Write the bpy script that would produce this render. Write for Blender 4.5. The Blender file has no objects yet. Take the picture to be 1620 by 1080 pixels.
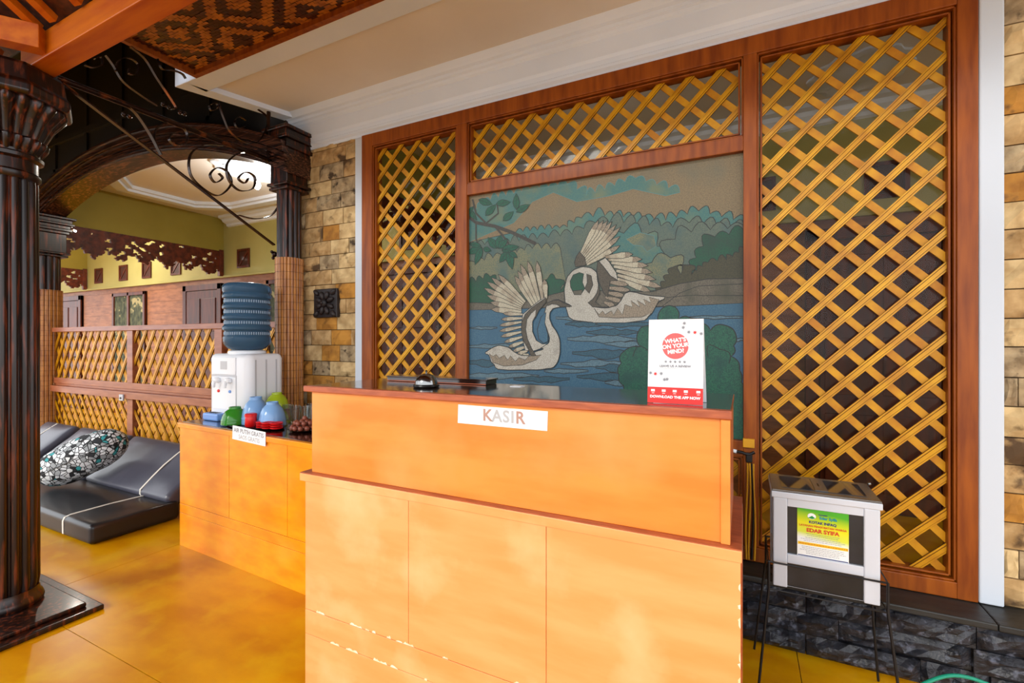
import bpy, bmesh, math, random
from mathutils import Vector, Matrix
from mathutils.geometry import tessellate_polygon
R = random.Random(7)
SC = bpy.context.scene
COL = SC.collection
PI = math.pi

# ------------------------------------------------------------------ camera, sky, exposure
CAMH = 1.32
cd = bpy.data.cameras.new('camera'); cam = bpy.data.objects.new('camera', cd); COL.objects.link(cam)
cd.sensor_width = 36; cd.lens = 742 / 1620 * 36; cd.clip_start = .02; cd.clip_end = 200
cam.location = (0, 0, CAMH); cam.rotation_euler = (PI / 2, 0, math.radians(26.3))
SC.camera = cam
w = bpy.data.worlds.new('sky'); SC.world = w; w.use_nodes = True
bg = w.node_tree.nodes['Background']; bg.inputs[0].default_value = (.93, .96, 1, 1); bg.inputs[1].default_value = 2.3
SC.view_settings.view_transform = 'Standard'; SC.view_settings.look = 'None'
SC.view_settings.gamma = 1; SC.view_settings.exposure = .35
SC.view_settings.use_curve_mapping = False
sd = bpy.data.lights.new('sun', 'SUN'); sd.energy = 1.2; sd.angle = .3; sd.color = (1, .95, .86)
so = bpy.data.objects.new('sun', sd); COL.objects.link(so); so.rotation_euler = (math.radians(62), 0, math.radians(-20)); so.location = (1, -6, 6)

# ------------------------------------------------------------------ materials
def lin(c):
    return tuple(((v / 255) / 12.92 if v / 255 <= .04045 else ((v / 255 + .055) / 1.055) ** 2.4) for v in c) + (1,)
def mat(name, c1, c2=None, scale=6, stretch=(1, 1, 1), rough=.5, metal=0, bump=0, coat=0, trans=0, emit=0, spec=.5, spots=None, lo=.35, hi=.65, ior=1.45):
    m = bpy.data.materials.new(name); m.use_nodes = True
    nt = m.node_tree; N = nt.nodes; L = nt.links; b = N['Principled BSDF']
    b.inputs['Roughness'].default_value = rough; b.inputs['Metallic'].default_value = metal
    b.inputs['Coat Weight'].default_value = coat; b.inputs['Coat Roughness'].default_value = .12
    b.inputs['Transmission Weight'].default_value = trans; b.inputs['IOR'].default_value = ior
    b.inputs['Base Color'].default_value = lin(c1); b.inputs['Specular IOR Level'].default_value = spec
    if emit:
        b.inputs['Emission Color'].default_value = lin(c1); b.inputs['Emission Strength'].default_value = emit
    if c2 or bump:
        tc = N.new('ShaderNodeTexCoord'); mp = N.new('ShaderNodeMapping'); mp.inputs['Scale'].default_value = stretch
        L.new(tc.outputs['Object'], mp.inputs['Vector'])
        ns = N.new('ShaderNodeTexNoise'); ns.inputs['Scale'].default_value = scale; ns.inputs['Detail'].default_value = 6
        L.new(mp.outputs[0], ns.inputs['Vector'])
        if c2:
            rp = N.new('ShaderNodeValToRGB'); rp.color_ramp.elements[0].position = lo; rp.color_ramp.elements[1].position = hi
            rp.color_ramp.elements[0].color = lin(c1); rp.color_ramp.elements[1].color = lin(c2)
            L.new(ns.outputs['Fac'], rp.inputs[0]); out = rp.outputs[0]
            if spots:
                sc_, col, th, wd = spots[:4]
                n2 = N.new('ShaderNodeTexNoise'); n2.inputs['Scale'].default_value = sc_; n2.inputs['Detail'].default_value = 5
                mp2 = N.new('ShaderNodeMapping'); mp2.inputs['Scale'].default_value = spots[4] if len(spots) > 4 else (1, 1, 1); L.new(tc.outputs['Object'], mp2.inputs['Vector']); L.new(mp2.outputs[0], n2.inputs['Vector'])
                mr = N.new('ShaderNodeMapRange'); mr.inputs[1].default_value = th; mr.inputs[2].default_value = th + wd
                L.new(n2.outputs['Fac'], mr.inputs[0])
                mx = N.new('ShaderNodeMix'); mx.data_type = 'RGBA'; L.new(mr.outputs[0], mx.inputs['Factor'])
                L.new(out, mx.inputs['A']); mx.inputs['B'].default_value = lin(col); out = mx.outputs['Result']
            L.new(out, b.inputs['Base Color'])
        if bump:
            bp = N.new('ShaderNodeBump'); bp.inputs['Strength'].default_value = bump; bp.inputs['Distance'].default_value = .01
            L.new(ns.outputs['Fac'], bp.inputs['Height']); L.new(bp.outputs[0], b.inputs['Normal'])
    return m
M = {}
M['counter'] = mat('orange_veneer', (232, 142, 56), (222, 124, 36), 3, (1, 4, 5), .42, coat=.2, spots=(2.2, (236, 156, 84), .5, .25))
M['counter_low'] = mat('pale_orange_veneer', (234, 162, 98), (228, 148, 80), 3, (1, 4, 5), .45, coat=.12, spots=(3.5, (238, 186, 132), .5, .25))
M['counter_wear'] = mat('worn_veneer_edge', (246, 226, 200), (240, 200, 150), 40, rough=.7)
M['counter2'] = mat('amber_veneer', (236, 152, 14), (228, 130, 6), 3, (2, 1, 5), .28, coat=.35, spots=(3, (240, 160, 50), .55, .3))
M['edge'] = mat('red_wood_edge', (178, 92, 52), (150, 70, 38), 14, (1, 6, 6), .4, coat=.2)
M['darktop'] = mat('dark_varnished_top', (52, 26, 18), (34, 17, 12), 6, (1, 5, 1), .1, coat=.8)
M['seam'] = mat('dark_seam', (60, 26, 10), rough=.8)
M['floor'] = mat('yellow_polished_floor', (216, 156, 0), (194, 126, 0), 2.2, (1, 2.2, 1), .3, spec=.3, bump=.02, spots=(5, (216, 166, 10), .5, .25))
M['frame'] = mat('brown_varnished_frame', (150, 76, 10), (118, 52, 3), 5, (6, 6, .7), .42, spec=.35, coat=.06)
M['framelite'] = mat('reddish_rail_wood', (158, 92, 58), (134, 70, 40), 5, (1, 6, 6), .38, coat=.2)
M['gold'] = mat('gold_paint', (206, 150, 4), (176, 116, 2), 9, rough=.35, metal=.2, coat=.1)
M['gold_flat'] = mat('flat_gold_paint', (204, 146, 4), (176, 112, 2), 12, rough=.45, metal=.1)
M['gold_groove'] = mat('dark_gold_groove', (84, 48, 8), rough=.6)
M['white'] = mat('white_plaster', (224, 234, 250), (216, 227, 244), 2, rough=.6)
M['casing'] = mat('casing_paint', (198, 206, 216), rough=.6)
M['beige'] = mat('beige_ceiling_paint', (226, 220, 212), (216, 208, 196), 1.2, rough=.7)
M['mortar'] = mat('brown_mortar', (98, 74, 44), (70, 52, 30), 20, rough=.9, bump=.3)
M['stoneA'] = mat('tan_sandstone', (196, 162, 112), (150, 116, 70), 14, rough=.85, bump=1, spots=(9, (84, 62, 38), .55, .1))
M['stoneB'] = mat('ochre_sandstone', (190, 134, 54), (146, 98, 38), 11, rough=.85, bump=.7, spots=(12, (104, 72, 36), .6, .1))
M['stoneC'] = mat('grey_tan_sandstone', (178, 156, 120), (124, 104, 76), 18, rough=.85, bump=.9, spots=(14, (66, 52, 36), .58, .08))
M['stoneD'] = mat('cream_sandstone', (212, 184, 134), (168, 138, 92), 12, rough=.85, bump=.8, spots=(10, (110, 86, 50), .6, .1))
M['black'] = mat('black_painted_stone', (44, 46, 54), (18, 19, 23), 26, rough=.38, bump=1, spots=(34, (96, 100, 114), .58, .15))
M['ledge'] = mat('black_ledge_stone', (40, 40, 38), (28, 28, 27), 7, (1, 4, 4), .45, bump=.4)
M['copper'] = mat('worn_dark_copper_with_sheen', (38, 17, 9), (16, 7, 5), 9, (7, 7, .5), .33, metal=.1, coat=.12, spots=(9, (122, 54, 24), .52, .2, (6, 6, .5)))  # streaks mix worn copper with the shaft's vertical highlights, painted into the colour
M['copper_arch'] = mat('dark_copper_moulding_sheen', (44, 22, 14), (20, 10, 7), 9, (.6, 6, 14), .3, metal=.1, coat=.15, spots=(9, (132, 84, 62), .5, .2, (.5, 5, 22)))  # pale lengthwise streaks: highlights along the mouldings painted into the colour
M['iron'] = mat('dark_bronze_iron', (50, 28, 18), (30, 17, 12), 9, rough=.25, metal=.6, spots=(8, (128, 66, 26), .58, .12))
M['beam'] = mat('orange_varnished_beam', (194, 102, 8), (164, 70, 2), 4, (.6, 5, 5), .42, spec=.35, coat=.08)
M['darkboard'] = mat('dark_brown_board', (26, 18, 11), (18, 12, 8), 3, rough=.65)
M['thatch'] = mat('dark_red_matting', (96, 44, 18), (48, 20, 10), 20, (1, 1, 5), .7)
M['weaveA'] = mat('dark_bamboo_weave', (76, 30, 10), (50, 20, 8), 30, rough=.35, coat=.3)
M['weaveB'] = mat('gold_bamboo_weave', (184, 112, 28), (138, 74, 16), 22, rough=.4, coat=.15)
M['bamboo'] = mat('amber_bamboo_slat', (192, 128, 56), (146, 86, 34), 14, (3, 3, .4), .4, coat=.2)
M['green'] = mat('olive_green_paint', (160, 146, 60), (150, 136, 52), 2, rough=.7)
M['greenlite'] = mat('pale_olive_paint', (178, 170, 104), (168, 160, 94), 2, rough=.7)
M['ceil2'] = mat('grey_white_ceiling', (226, 224, 222), rough=.7)
M['carved'] = mat('red_brown_carved_wood', (116, 48, 26), (70, 26, 14), 16, rough=.5, bump=.6)
M['panelw'] = mat('wainscot_veneer', (156, 98, 58), (124, 74, 40), 3, (2, 1, 9), .5)
M['door'] = mat('dark_red_door_wood', (100, 42, 18), (66, 24, 10), 5, (5, 5, .6), .45, coat=.05)
M['vent'] = mat('dark_vent_wood', (66, 34, 20), rough=.6)
M['curtain'] = mat('patterned_curtain', (92, 96, 72), (44, 52, 44), 9, (2, 2, 1), .8, spots=(7, (160, 150, 110), .58, .06))
M['leather'] = mat('black_vinyl', (30, 28, 31), (24, 22, 25), 4, rough=.34, bump=.15, coat=.15)
M['leatherg'] = mat('grey_vinyl', (74, 74, 86), (64, 64, 76), 4, rough=.34, bump=.15, coat=.15)
M['piping'] = mat('cream_piping', (214, 208, 196), rough=.6)
M['plastic'] = mat('white_plastic', (226, 230, 236), rough=.25)
M['plasticg'] = mat('grey_plastic', (182, 184, 190), rough=.35)
M['bluetray'] = mat('light_blue_plastic', (110, 150, 214), rough=.3)
M['bottle'] = mat('blue_bottle_plastic', (66, 100, 130), rough=.12, trans=.4, ior=1.2)
M['bottlelite'] = mat('pale_blue_ribs', (128, 150, 172), rough=.15)
M['pane'] = mat('tinted_glass_pane', (226, 224, 218), rough=.01, trans=1, ior=1.18)
M['gbowl'] = mat('green_glaze', (52, 134, 36), rough=.15)
M['bbowl'] = mat('light_blue_glaze', (124, 166, 214), rough=.15)
M['lbowl'] = mat('lime_glaze', (158, 178, 30), rough=.15)
M['red'] = mat('red_plastic', (214, 18, 20), rough=.3)
M['nut'] = mat('brown_beads', (128, 66, 48), rough=.4)
M['tray'] = mat('black_tray', (18, 18, 20), rough=.2)
M['glass'] = mat('clear_glass', (235, 240, 240), rough=.03, trans=1)
M['paper'] = mat('white_paper', (238, 240, 244), rough=.7)
M['grey_ink'] = mat('grey_ink', (138, 140, 146), rough=.7)
M['brown_ink'] = mat('brown_ink', (176, 138, 124), rough=.7)
M['pale_ink'] = mat('pale_grey_ink', (178, 178, 180), rough=.7)
M['red_ink'] = mat('red_ink', (222, 44, 40), rough=.6)
M['pink_ink'] = mat('coral_ink', (236, 96, 96), rough=.6)
M['white_ink'] = mat('white_ink', (244, 244, 244), rough=.7)
M['black_ink'] = mat('black_ink', (60, 62, 66), rough=.7)
M['alu'] = mat('white_aluminium', (204, 210, 220), rough=.35, metal=.1)
M['alug'] = mat('grey_aluminium_lid', (110, 108, 106), rough=.25, metal=.6)
M['darkglass'] = mat('dark_box_glass', (48, 50, 54), (30, 32, 34), 5, rough=.06)
M['wire'] = mat('dark_wire', (36, 36, 38), rough=.35, metal=.5)
M['chrome'] = mat('chrome', (130, 130, 130), rough=.15, metal=1)
M['bellbase'] = mat('black_bell_base', (24, 24, 24), rough=.25)
M['hose'] = mat('green_hose', (24, 150, 120), rough=.3, trans=.2)
M['yellowcable'] = mat('yellow_cable', (206, 146, 20), rough=.4)
M['blackplastic'] = mat('black_plastic', (14, 14, 16), rough=.4)
M['relief'] = mat('black_carved_stone', (44, 36, 36), (28, 22, 22), 20, rough=.5, bump=.4)
M['bulb'] = mat('lit_bulb', (255, 252, 240), emit=25)
M['garden'] = mat('pale_paving_outside', (186, 180, 168), (170, 164, 152), 1, rough=.8)
def speck(name, c1, c2):
    return mat(name, c1, c2, 190, rough=.5, lo=.42, hi=.62)
BL = {'sky': (4, (92, 92, 76), .5, .25), 'teal': (7, (96, 106, 80), .48, .25), 'cloud': (6, (58, 84, 84), .48, .2), 'cloud2': (7, (66, 92, 88), .48, .2), 'water': (6, (44, 84, 108), .5, .2), 'swan': (9, (132, 128, 118), .55, .2), 'feather': (14, (130, 116, 96), .5, .2), 'tree': (9, (34, 60, 48), .5, .2), 'bush': (10, (20, 62, 58), .5, .2), 'land': (8, (66, 66, 52), .5, .2)}
for k, a, b in (('sky', (122, 106, 76), (98, 86, 64)), ('teal', (48, 96, 98), (70, 108, 96)), ('cloud', (86, 98, 84), (66, 82, 76)),
                ('cloud2', (112, 112, 82), (80, 92, 78)), ('water', (38, 82, 108), (62, 98, 116)), ('water2', (84, 112, 124), (62, 90, 104)), ('deep', (30, 66, 84), (44, 84, 98)),
                ('tree', (16, 78, 52), (20, 60, 48)), ('hill', (64, 62, 40), (48, 48, 34)), ('land', (98, 92, 78), (74, 70, 60)), ('bush', (28, 88, 66), (20, 62, 56)),
                ('swan', (176, 172, 160), (144, 140, 128)), ('feather', (176, 170, 148), (146, 138, 118)), ('fshade', (142, 128, 108), (104, 96, 82)),
                ('sdark', (62, 56, 46), (84, 78, 64)), ('leaf', (14, 84, 60), (16, 62, 50)), ('branch', (58, 56, 48), (44, 42, 38))):
    M['art_' + k] = mat('picture_' + k, a, b, 190, rough=.5, lo=.42, hi=.62, spots=BL.get(k))
M['art_line'] = mat('picture_outline', (30, 34, 34), rough=.5)
M['art_line2'] = mat('picture_pale_outline', (70, 116, 118), rough=.5)

def pillow_mat():
    m = bpy.data.materials.new('patterned_pillow_cloth'); m.use_nodes = True; nt = m.node_tree; N = nt.nodes; L = nt.links; b = N['Principled BSDF']
    tc = N.new('ShaderNodeTexCoord'); v = N.new('ShaderNodeTexVoronoi'); v.feature = 'DISTANCE_TO_EDGE'; v.inputs['Scale'].default_value = 30
    v2 = N.new('ShaderNodeTexVoronoi'); v2.inputs['Scale'].default_value = 30
    L.new(tc.outputs['Object'], v.inputs['Vector']); L.new(tc.outputs['Object'], v2.inputs['Vector'])
    r = N.new('ShaderNodeValToRGB'); r.color_ramp.interpolation = 'CONSTANT'; r.color_ramp.elements[1].position = .07
    r.color_ramp.elements[0].color = lin((26, 28, 34)); r.color_ramp.elements[1].color = (1, 1, 1, 1)
    L.new(v.outputs['Distance'], r.inputs[0])
    s = N.new('ShaderNodeSeparateColor'); L.new(v2.outputs['Color'], s.inputs[0])
    r2 = N.new('ShaderNodeValToRGB'); r2.color_ramp.interpolation = 'CONSTANT'; e = r2.color_ramp.elements
    e[0].color = lin((218, 224, 228)); e[1].position = .62; e[1].color = lin((150, 156, 160))
    x = e.new(.8); x.color = lin((34, 36, 42)); x = e.new(.93); x.color = lin((50, 150, 156))
    L.new(s.outputs[0], r2.inputs[0])
    mx = N.new('ShaderNodeMix'); mx.data_type = 'RGBA'; mx.blend_type = 'MULTIPLY'; mx.inputs['Factor'].default_value = 1
    L.new(r.outputs[0], mx.inputs['A']); L.new(r2.outputs[0], mx.inputs['B']); L.new(mx.outputs['Result'], b.inputs['Base Color'])
    b.inputs['Roughness'].default_value = .8
    return m
M['pillow'] = pillow_mat()
def poster_mat():
    m = bpy.data.materials.new('green_yellow_poster_print'); m.use_nodes = True; nt = m.node_tree; N = nt.nodes; L = nt.links; b = N['Principled BSDF']
    tc = N.new('ShaderNodeTexCoord'); s = N.new('ShaderNodeSeparateXYZ'); L.new(tc.outputs['Generated'], s.inputs[0])
    md = N.new('ShaderNodeMath'); md.operation = 'MULTIPLY_ADD'; md.inputs[1].default_value = .12; L.new(s.outputs[0], md.inputs[0]); L.new(s.outputs[2], md.inputs[2])
    r = N.new('ShaderNodeValToRGB'); e = r.color_ramp.elements
    e[0].position = .40; e[0].color = lin((240, 242, 240)); e[1].position = .52; e[1].color = lin((216, 226, 70))
    for p, c in ((.72, (228, 222, 10)), (.86, (176, 206, 20)), (1.0, (70, 170, 30))):
        x = e.new(p); x.color = lin(c)
    L.new(md.outputs[0], r.inputs[0]); L.new(r.outputs[0], b.inputs['Base Color']); b.inputs['Roughness'].default_value = .4
    return m
M['poster'] = poster_mat()

# ------------------------------------------------------------------ mesh helpers
class MB:
    def __init__(s): s.v = []; s.f = []; s.m = []; s.mats = []
    def mi(s, m):
        m = m or None
        if m not in s.mats: s.mats.append(m)
        return s.mats.index(m)
    def add(s, vs, fs, m=None):
        o = len(s.v); s.v += [tuple(p) for p in vs]; k = s.mi(m)
        for f in fs: s.f.append([i + o for i in f]); s.m.append(k)
        return s
    def box(s, x0, x1, y0, y1, z0, z1, m=None):
        vs = [(x, y, z) for z in (z0, z1) for y in (y0, y1) for x in (x0, x1)]
        return s.add(vs, [(0, 2, 3, 1), (4, 5, 7, 6), (0, 1, 5, 4), (2, 6, 7, 3), (0, 4, 6, 2), (1, 3, 7, 5)], m)
    def xz(s, poly, y0, y1, m=None):      # polygon in the XZ plane, extruded y0 (front) to y1
        n = len(poly); a = sum(poly[i][0] * poly[(i + 1) % n][1] - poly[(i + 1) % n][0] * poly[i][1] for i in range(n))
        if a < 0: poly = poly[::-1]
        vs = [(p[0], y0, p[1]) for p in poly] + [(p[0], y1, p[1]) for p in poly]
        tr = tessellate_polygon([[Vector((p[0], p[1], 0)) for p in poly]])
        fs = []
        for t in tr:
            A, B, C = (poly[i] for i in t)
            cr = (B[0] - A[0]) * (C[1] - A[1]) - (B[1] - A[1]) * (C[0] - A[0])
            t = t if cr > 0 else (t[0], t[2], t[1])
            fs.append(tuple(t)); fs.append((t[0] + n, t[2] + n, t[1] + n))
        for i in range(n):
            j = (i + 1) % n; fs.append((i, i + n, j + n, j))
        return s.add(vs, fs, m)
    def tube(s, pts, r, n=8, m=None, cap=True, closed=False):
        pts = [Vector(p) for p in pts]; k = len(pts); vs = []; up = None
        for i, p in enumerate(pts):
            a = pts[(i - 1) % k] if closed else pts[max(0, i - 1)]; b = pts[(i + 1) % k] if closed else pts[min(k - 1, i + 1)]
            d = (b - a).normalized()
            if up is None: up = d.orthogonal().normalized()
            up = (up - d * up.dot(d)).normalized(); q = d.cross(up); rr = r[i] if isinstance(r, (list, tuple)) else r
            for j in range(n):
                t = 2 * PI * j / n; vs.append(p + (up * math.cos(t) + q * math.sin(t)) * rr)
        fs = []
        for i in range(k if closed else k - 1):
            i2 = (i + 1) % k
            for j in range(n): fs.append((i * n + j, i * n + (j + 1) % n, i2 * n + (j + 1) % n, i2 * n + j))
        if cap and not closed: fs.append(tuple(range(n))[::-1]); fs.append(tuple((k - 1) * n + j for j in range(n)))
        return s.add(vs, fs, m)
    def strip(s, pts, side, wd, th, m=None):    # flat bar swept along pts; wd measured along fixed 'side'
        pts = [Vector(p) for p in pts]; k = len(pts); side = Vector(side).normalized(); vs = []
        for i, p in enumerate(pts):
            d = (pts[min(k - 1, i + 1)] - pts[max(0, i - 1)]).normalized(); q = d.cross(side).normalized()
            for a, b in ((-1, -1), (1, -1), (1, 1), (-1, 1)): vs.append(p + side * (a * wd / 2) + q * (b * th / 2))
        fs = []
        for i in range(k - 1):
            for j in range(4): fs.append((i * 4 + j, i * 4 + (j + 1) % 4, i * 4 + 4 + (j + 1) % 4, i * 4 + 4 + j))
        fs.append((3, 2, 1, 0)); fs.append(tuple((k - 1) * 4 + j for j in range(4)))
        return s.add(vs, fs, m)
    def lathe(s, cx, cy, prof, n=32, m=None, lobe=None, cap=True):   # prof: (radius, z); lobe(i,theta)->radius factor
        vs = []
        for i, (r, z) in enumerate(prof):
            for j in range(n):
                t = 2 * PI * j / n; k = r * (lobe(i, t) if lobe else 1); vs.append((cx + k * math.cos(t), cy + k * math.sin(t), z))
        fs = []
        for i in range(len(prof) - 1):
            for j in range(n): fs.append((i * n + j, i * n + (j + 1) % n, (i + 1) * n + (j + 1) % n, (i + 1) * n + j))
        if cap:
            fs.append(tuple(range(n))[::-1]); fs.append(tuple((len(prof) - 1) * n + j for j in range(n)))
        return s.add(vs, fs, m)
    def ball(s, c, r, m=None, n=10, sc=(1, 1, 1)):
        pr = []; c = Vector(c); vs = []
        for i in range(n // 2 + 1):
            a = -PI / 2 + PI * i / (n // 2)
            for j in range(n):
                t = 2 * PI * j / n; vs.append(c + Vector((r * sc[0] * math.cos(a) * math.cos(t), r * sc[1] * math.cos(a) * math.sin(t), r * sc[2] * math.sin(a))))
        fs = [(i * n + j, i * n + (j + 1) % n, (i + 1) * n + (j + 1) % n, (i + 1) * n + j) for i in range(n // 2) for j in range(n)]
        return s.add(vs, fs, m)
    def sweep(s, prof, axis_pts, m=None):  # prof (Y,Z) closed polygon swept between two X values
        x0, x1 = axis_pts; n = len(prof)
        vs = [(x0, y, z) for y, z in prof] + [(x1, y, z) for y, z in prof]
        fs = [(i, (i + 1) % n, (i + 1) % n + n, i + n) for i in range(n)] + [tuple(range(n))[::-1], tuple(range(n, 2 * n))]
        return s.add(vs, fs, m)
    def build(s, name, m=None, parent=None, smooth=False, bevel=0, recalc=True, mesh_only=False):
        base = Vector(parent['_base']) if parent and '_base' in parent else Vector((0, 0, 0))
        me = bpy.data.meshes.new(name); me.from_pydata([tuple(Vector(p) - base) for p in s.v], [], s.f)
        for q in (s.mats or [None]): me.materials.append(M[q] if q else (M[m] if isinstance(m, str) else m))
        for p, k in zip(me.polygons, s.m): p.material_index = k
        if recalc:
            bm = bmesh.new(); bm.from_mesh(me); bmesh.ops.recalc_face_normals(bm, faces=bm.faces); bm.to_mesh(me); bm.free()
        if smooth:
            me.polygons.foreach_set('use_smooth', [True] * len(me.polygons))
            try: me.set_sharp_from_angle(angle=math.radians(smooth if smooth > 1 else 40))
            except Exception: pass
        o = bpy.data.objects.new(name, me); COL.objects.link(o)
        if parent: o.parent = parent; o['_base'] = tuple(base)
        else: o['_base'] = (0, 0, 0)
        if bevel:
            b = o.modifiers.new('bevel', 'BEVEL'); b.width = bevel; b.segments = 2; b.limit_method = 'ANGLE'
        return o
def thing(name, label, cat, loc=(0, 0, 0), group=None):
    o = bpy.data.objects.new(name, None); COL.objects.link(o); o.location = loc; o.empty_display_size = .1
    o['_base'] = tuple(loc); return tag(o, label, cat, group)
def tag(o, label, cat, group=None):
    o['label'] = label; o['category'] = cat
    if group: o['group'] = group
    return o
def struct(o, label=None): 
    o['kind'] = 'structure'
    if label: o['label'] = label
    return o
def box(name, m, x0, x1, y0, y1, z0, z1, parent=None, bevel=0): return MB().box(x0, x1, y0, y1, z0, z1).build(name, m, parent, bevel=bevel)
def text(name, body, m, size, loc, rot=(PI / 2, 0, 0), parent=None, bold=.0, sx=1, depth=.0004, align='CENTER', shear=0):
    c = bpy.data.curves.new(name, 'FONT'); c.body = body; c.size = size; c.extrude = depth; c.align_x = align; c.align_y = 'CENTER'; c.offset = bold; c.shear = shear
    c.resolution_u = 3; c.space_line = .95
    t = bpy.data.objects.new(name, c); COL.objects.link(t); bpy.context.view_layer.update()
    me = bpy.data.meshes.new_from_object(t.evaluated_get(bpy.context.evaluated_depsgraph_get())); bpy.data.objects.remove(t)
    me.name = name; me.materials.clear(); me.materials.append(M[m])
    base = Vector(parent['_base']) if parent and '_base' in parent else Vector((0, 0, 0))
    mt = Matrix.Translation(Vector(loc) - base) @ (Matrix.Rotation(rot[2], 4, 'Z') @ Matrix.Rotation(rot[1], 4, 'Y') @ Matrix.Rotation(rot[0], 4, 'X')) @ Matrix.Diagonal((sx, 1, 1, 1))
    me.transform(mt)
    o = bpy.data.objects.new(name, me); COL.objects.link(o)
    if parent: o.parent = parent; o['_base'] = tuple(base)
    return o
def rot_about(o, origin, ang, axis='Z'):
    Rm = Matrix.Translation(origin) @ Matrix.Rotation(ang, 4, axis) @ Matrix.Translation(-Vector(origin)); o.matrix_world = Rm @ o.matrix_basis

# ------------------------------------------------------------------ floor and outside ground
fl = struct(box('floor', 'seam', -15, 4, -3, 4.62, -.06, -.004))
for y0, y1 in ((-3, -.56), (-.557, 1.024), (1.027, 2.6), (2.603, 4.6)):
    for x0, x1 in ((-15, -6.2), (-6.197, -3.3), (-3.297, .2 if y0 < 2 else .2), (.203, 4)):
        MB().box(x0, x1, y0, y1, -.05, 0).build('floor_slab', 'floor', fl)
g = MB().box(-40, 40, -40, -3.02, -.3, -.1).build('ground', 'garden'); struct(g)

# ------------------------------------------------------------------ main wall: plaster, stone strips, black stone plinth
W = 2.5
mb = MB()
mb.box(-3.05, -2.392, W + .012, W + .16, .25, 2.80)     # behind the left stones
mb.box(.829, 1.9, W + .012, W + .16, .25, 2.9)
mb.box(-3.2, 1.9, W, W + .16, 2.755, 3.35)
wall = struct(mb.build('wall_back', 'white'))
struct(MB().box(-2.463, -2.394, W - .02, W + .05, .29, 2.755).build('trim_1', 'casing', bevel=.004))
struct(MB().box(.831, .905, W - .03, W + .05, .29, 2.76).build('trim_2', 'casing', bevel=.006))
prof = [(W + .02, 2.757), (2.488, 2.757), (2.484, 2.775), (2.470, 2.785), (2.470, 2.80), (2.480, 2.808), (2.478, 2.835), (2.470, 2.85), (2.470, 2.94), (2.458, 2.948), (2.452, 2.962), (2.440, 2.968), (2.436, 2.985), (2.42, 2.992), (2.41, 3.01), (2.395, 3.03), (2.395, 3.06), (W + .02, 3.06)]
struct(MB().sweep(prof, (-3.12, 2.0)).build('trim_3', 'white'))

def stone_strip(x0, x1, z0, z1, rowh, lens, seed, parent, skip=None):
    rr = random.Random(seed); z = z0; k = 0; meshes = {}
    while z < z1 - .02:
        h = min(rowh * rr.uniform(.92, 1.08), z1 - z)
        if z1 - z - h < .04: h = z1 - z
        x = x0 - (lens * rr.uniform(.2, .8) if k % 2 else 0)
        while x < x1 - .005:
            l = lens * rr.uniform(.75, 1.25); a = max(x, x0); b = min(x + l, x1); x += l
            if b - a < .035: continue
            if x1 - b < .04: b = x1; x = x1
            if skip and a < skip[1] and b > skip[0] and z < skip[3] and z + h > skip[2]:
                pass
            p = rr.uniform(.004, .022); nx, nz = 4, 3; vs = []; fs = []
            for j in range(nz + 1):
                for i in range(nx + 1):
                    u, v = i / nx, j / nz; edge = (i in (0, nx)) or (j in (0, nz))
                    y = W - (p * .35 if edge else p + rr.uniform(-.010, .011))
                    vs.append((a + .0025 + (b - a - .005) * u + (0 if edge else rr.uniform(-.006, .006)), y, z + .0025 + (h - .005) * v))
            n1 = len(vs)
            for j in (0, nz):
                for i in (0, nx): vs.append((a + .0025 + (b - a - .005) * i / nx, W + .014, z + .0025 + (h - .005) * j / nz))
            q = nx + 1
            for j in range(nz):
                for i in range(nx): fs.append((j * q + i, j * q + i + 1, (j + 1) * q + i + 1, (j + 1) * q + i))
            bot = list(range(nx + 1)); top = [nz * q + i for i in range(nx + 1)]; le = [j * q for j in range(nz + 1)]; ri = [j * q + nx for j in range(nz + 1)]
            A, B, C, D = n1, n1 + 1, n1 + 2, n1 + 3
            fs += [tuple([A, B] + bot[::-1]), tuple([D, C] + top), tuple([C, A] + le), tuple([B, D] + ri[::-1])]
            MB().add(vs, fs).build('stone', rr.choice(['stoneA', 'stoneA', 'stoneD', 'stoneC', 'stoneB', 'stoneD']), parent, recalc=True)
        z += h; k += 1
mm = struct(MB().box(-3.05, -2.465, W + .008, W + .014, .29, 2.78).box(.907, 1.9, W + .008, W + .014, .24, 2.76).build('wall_stone_backing', 'mortar'))
mm.name = 'wall_back_stone'
stone_strip(-3.05, -2.465, .29, 2.79, .112, .2, 3, mm)
stone_strip(.907, 1.55, .29, 2.757, .112, .2, 11, mm)
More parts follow.
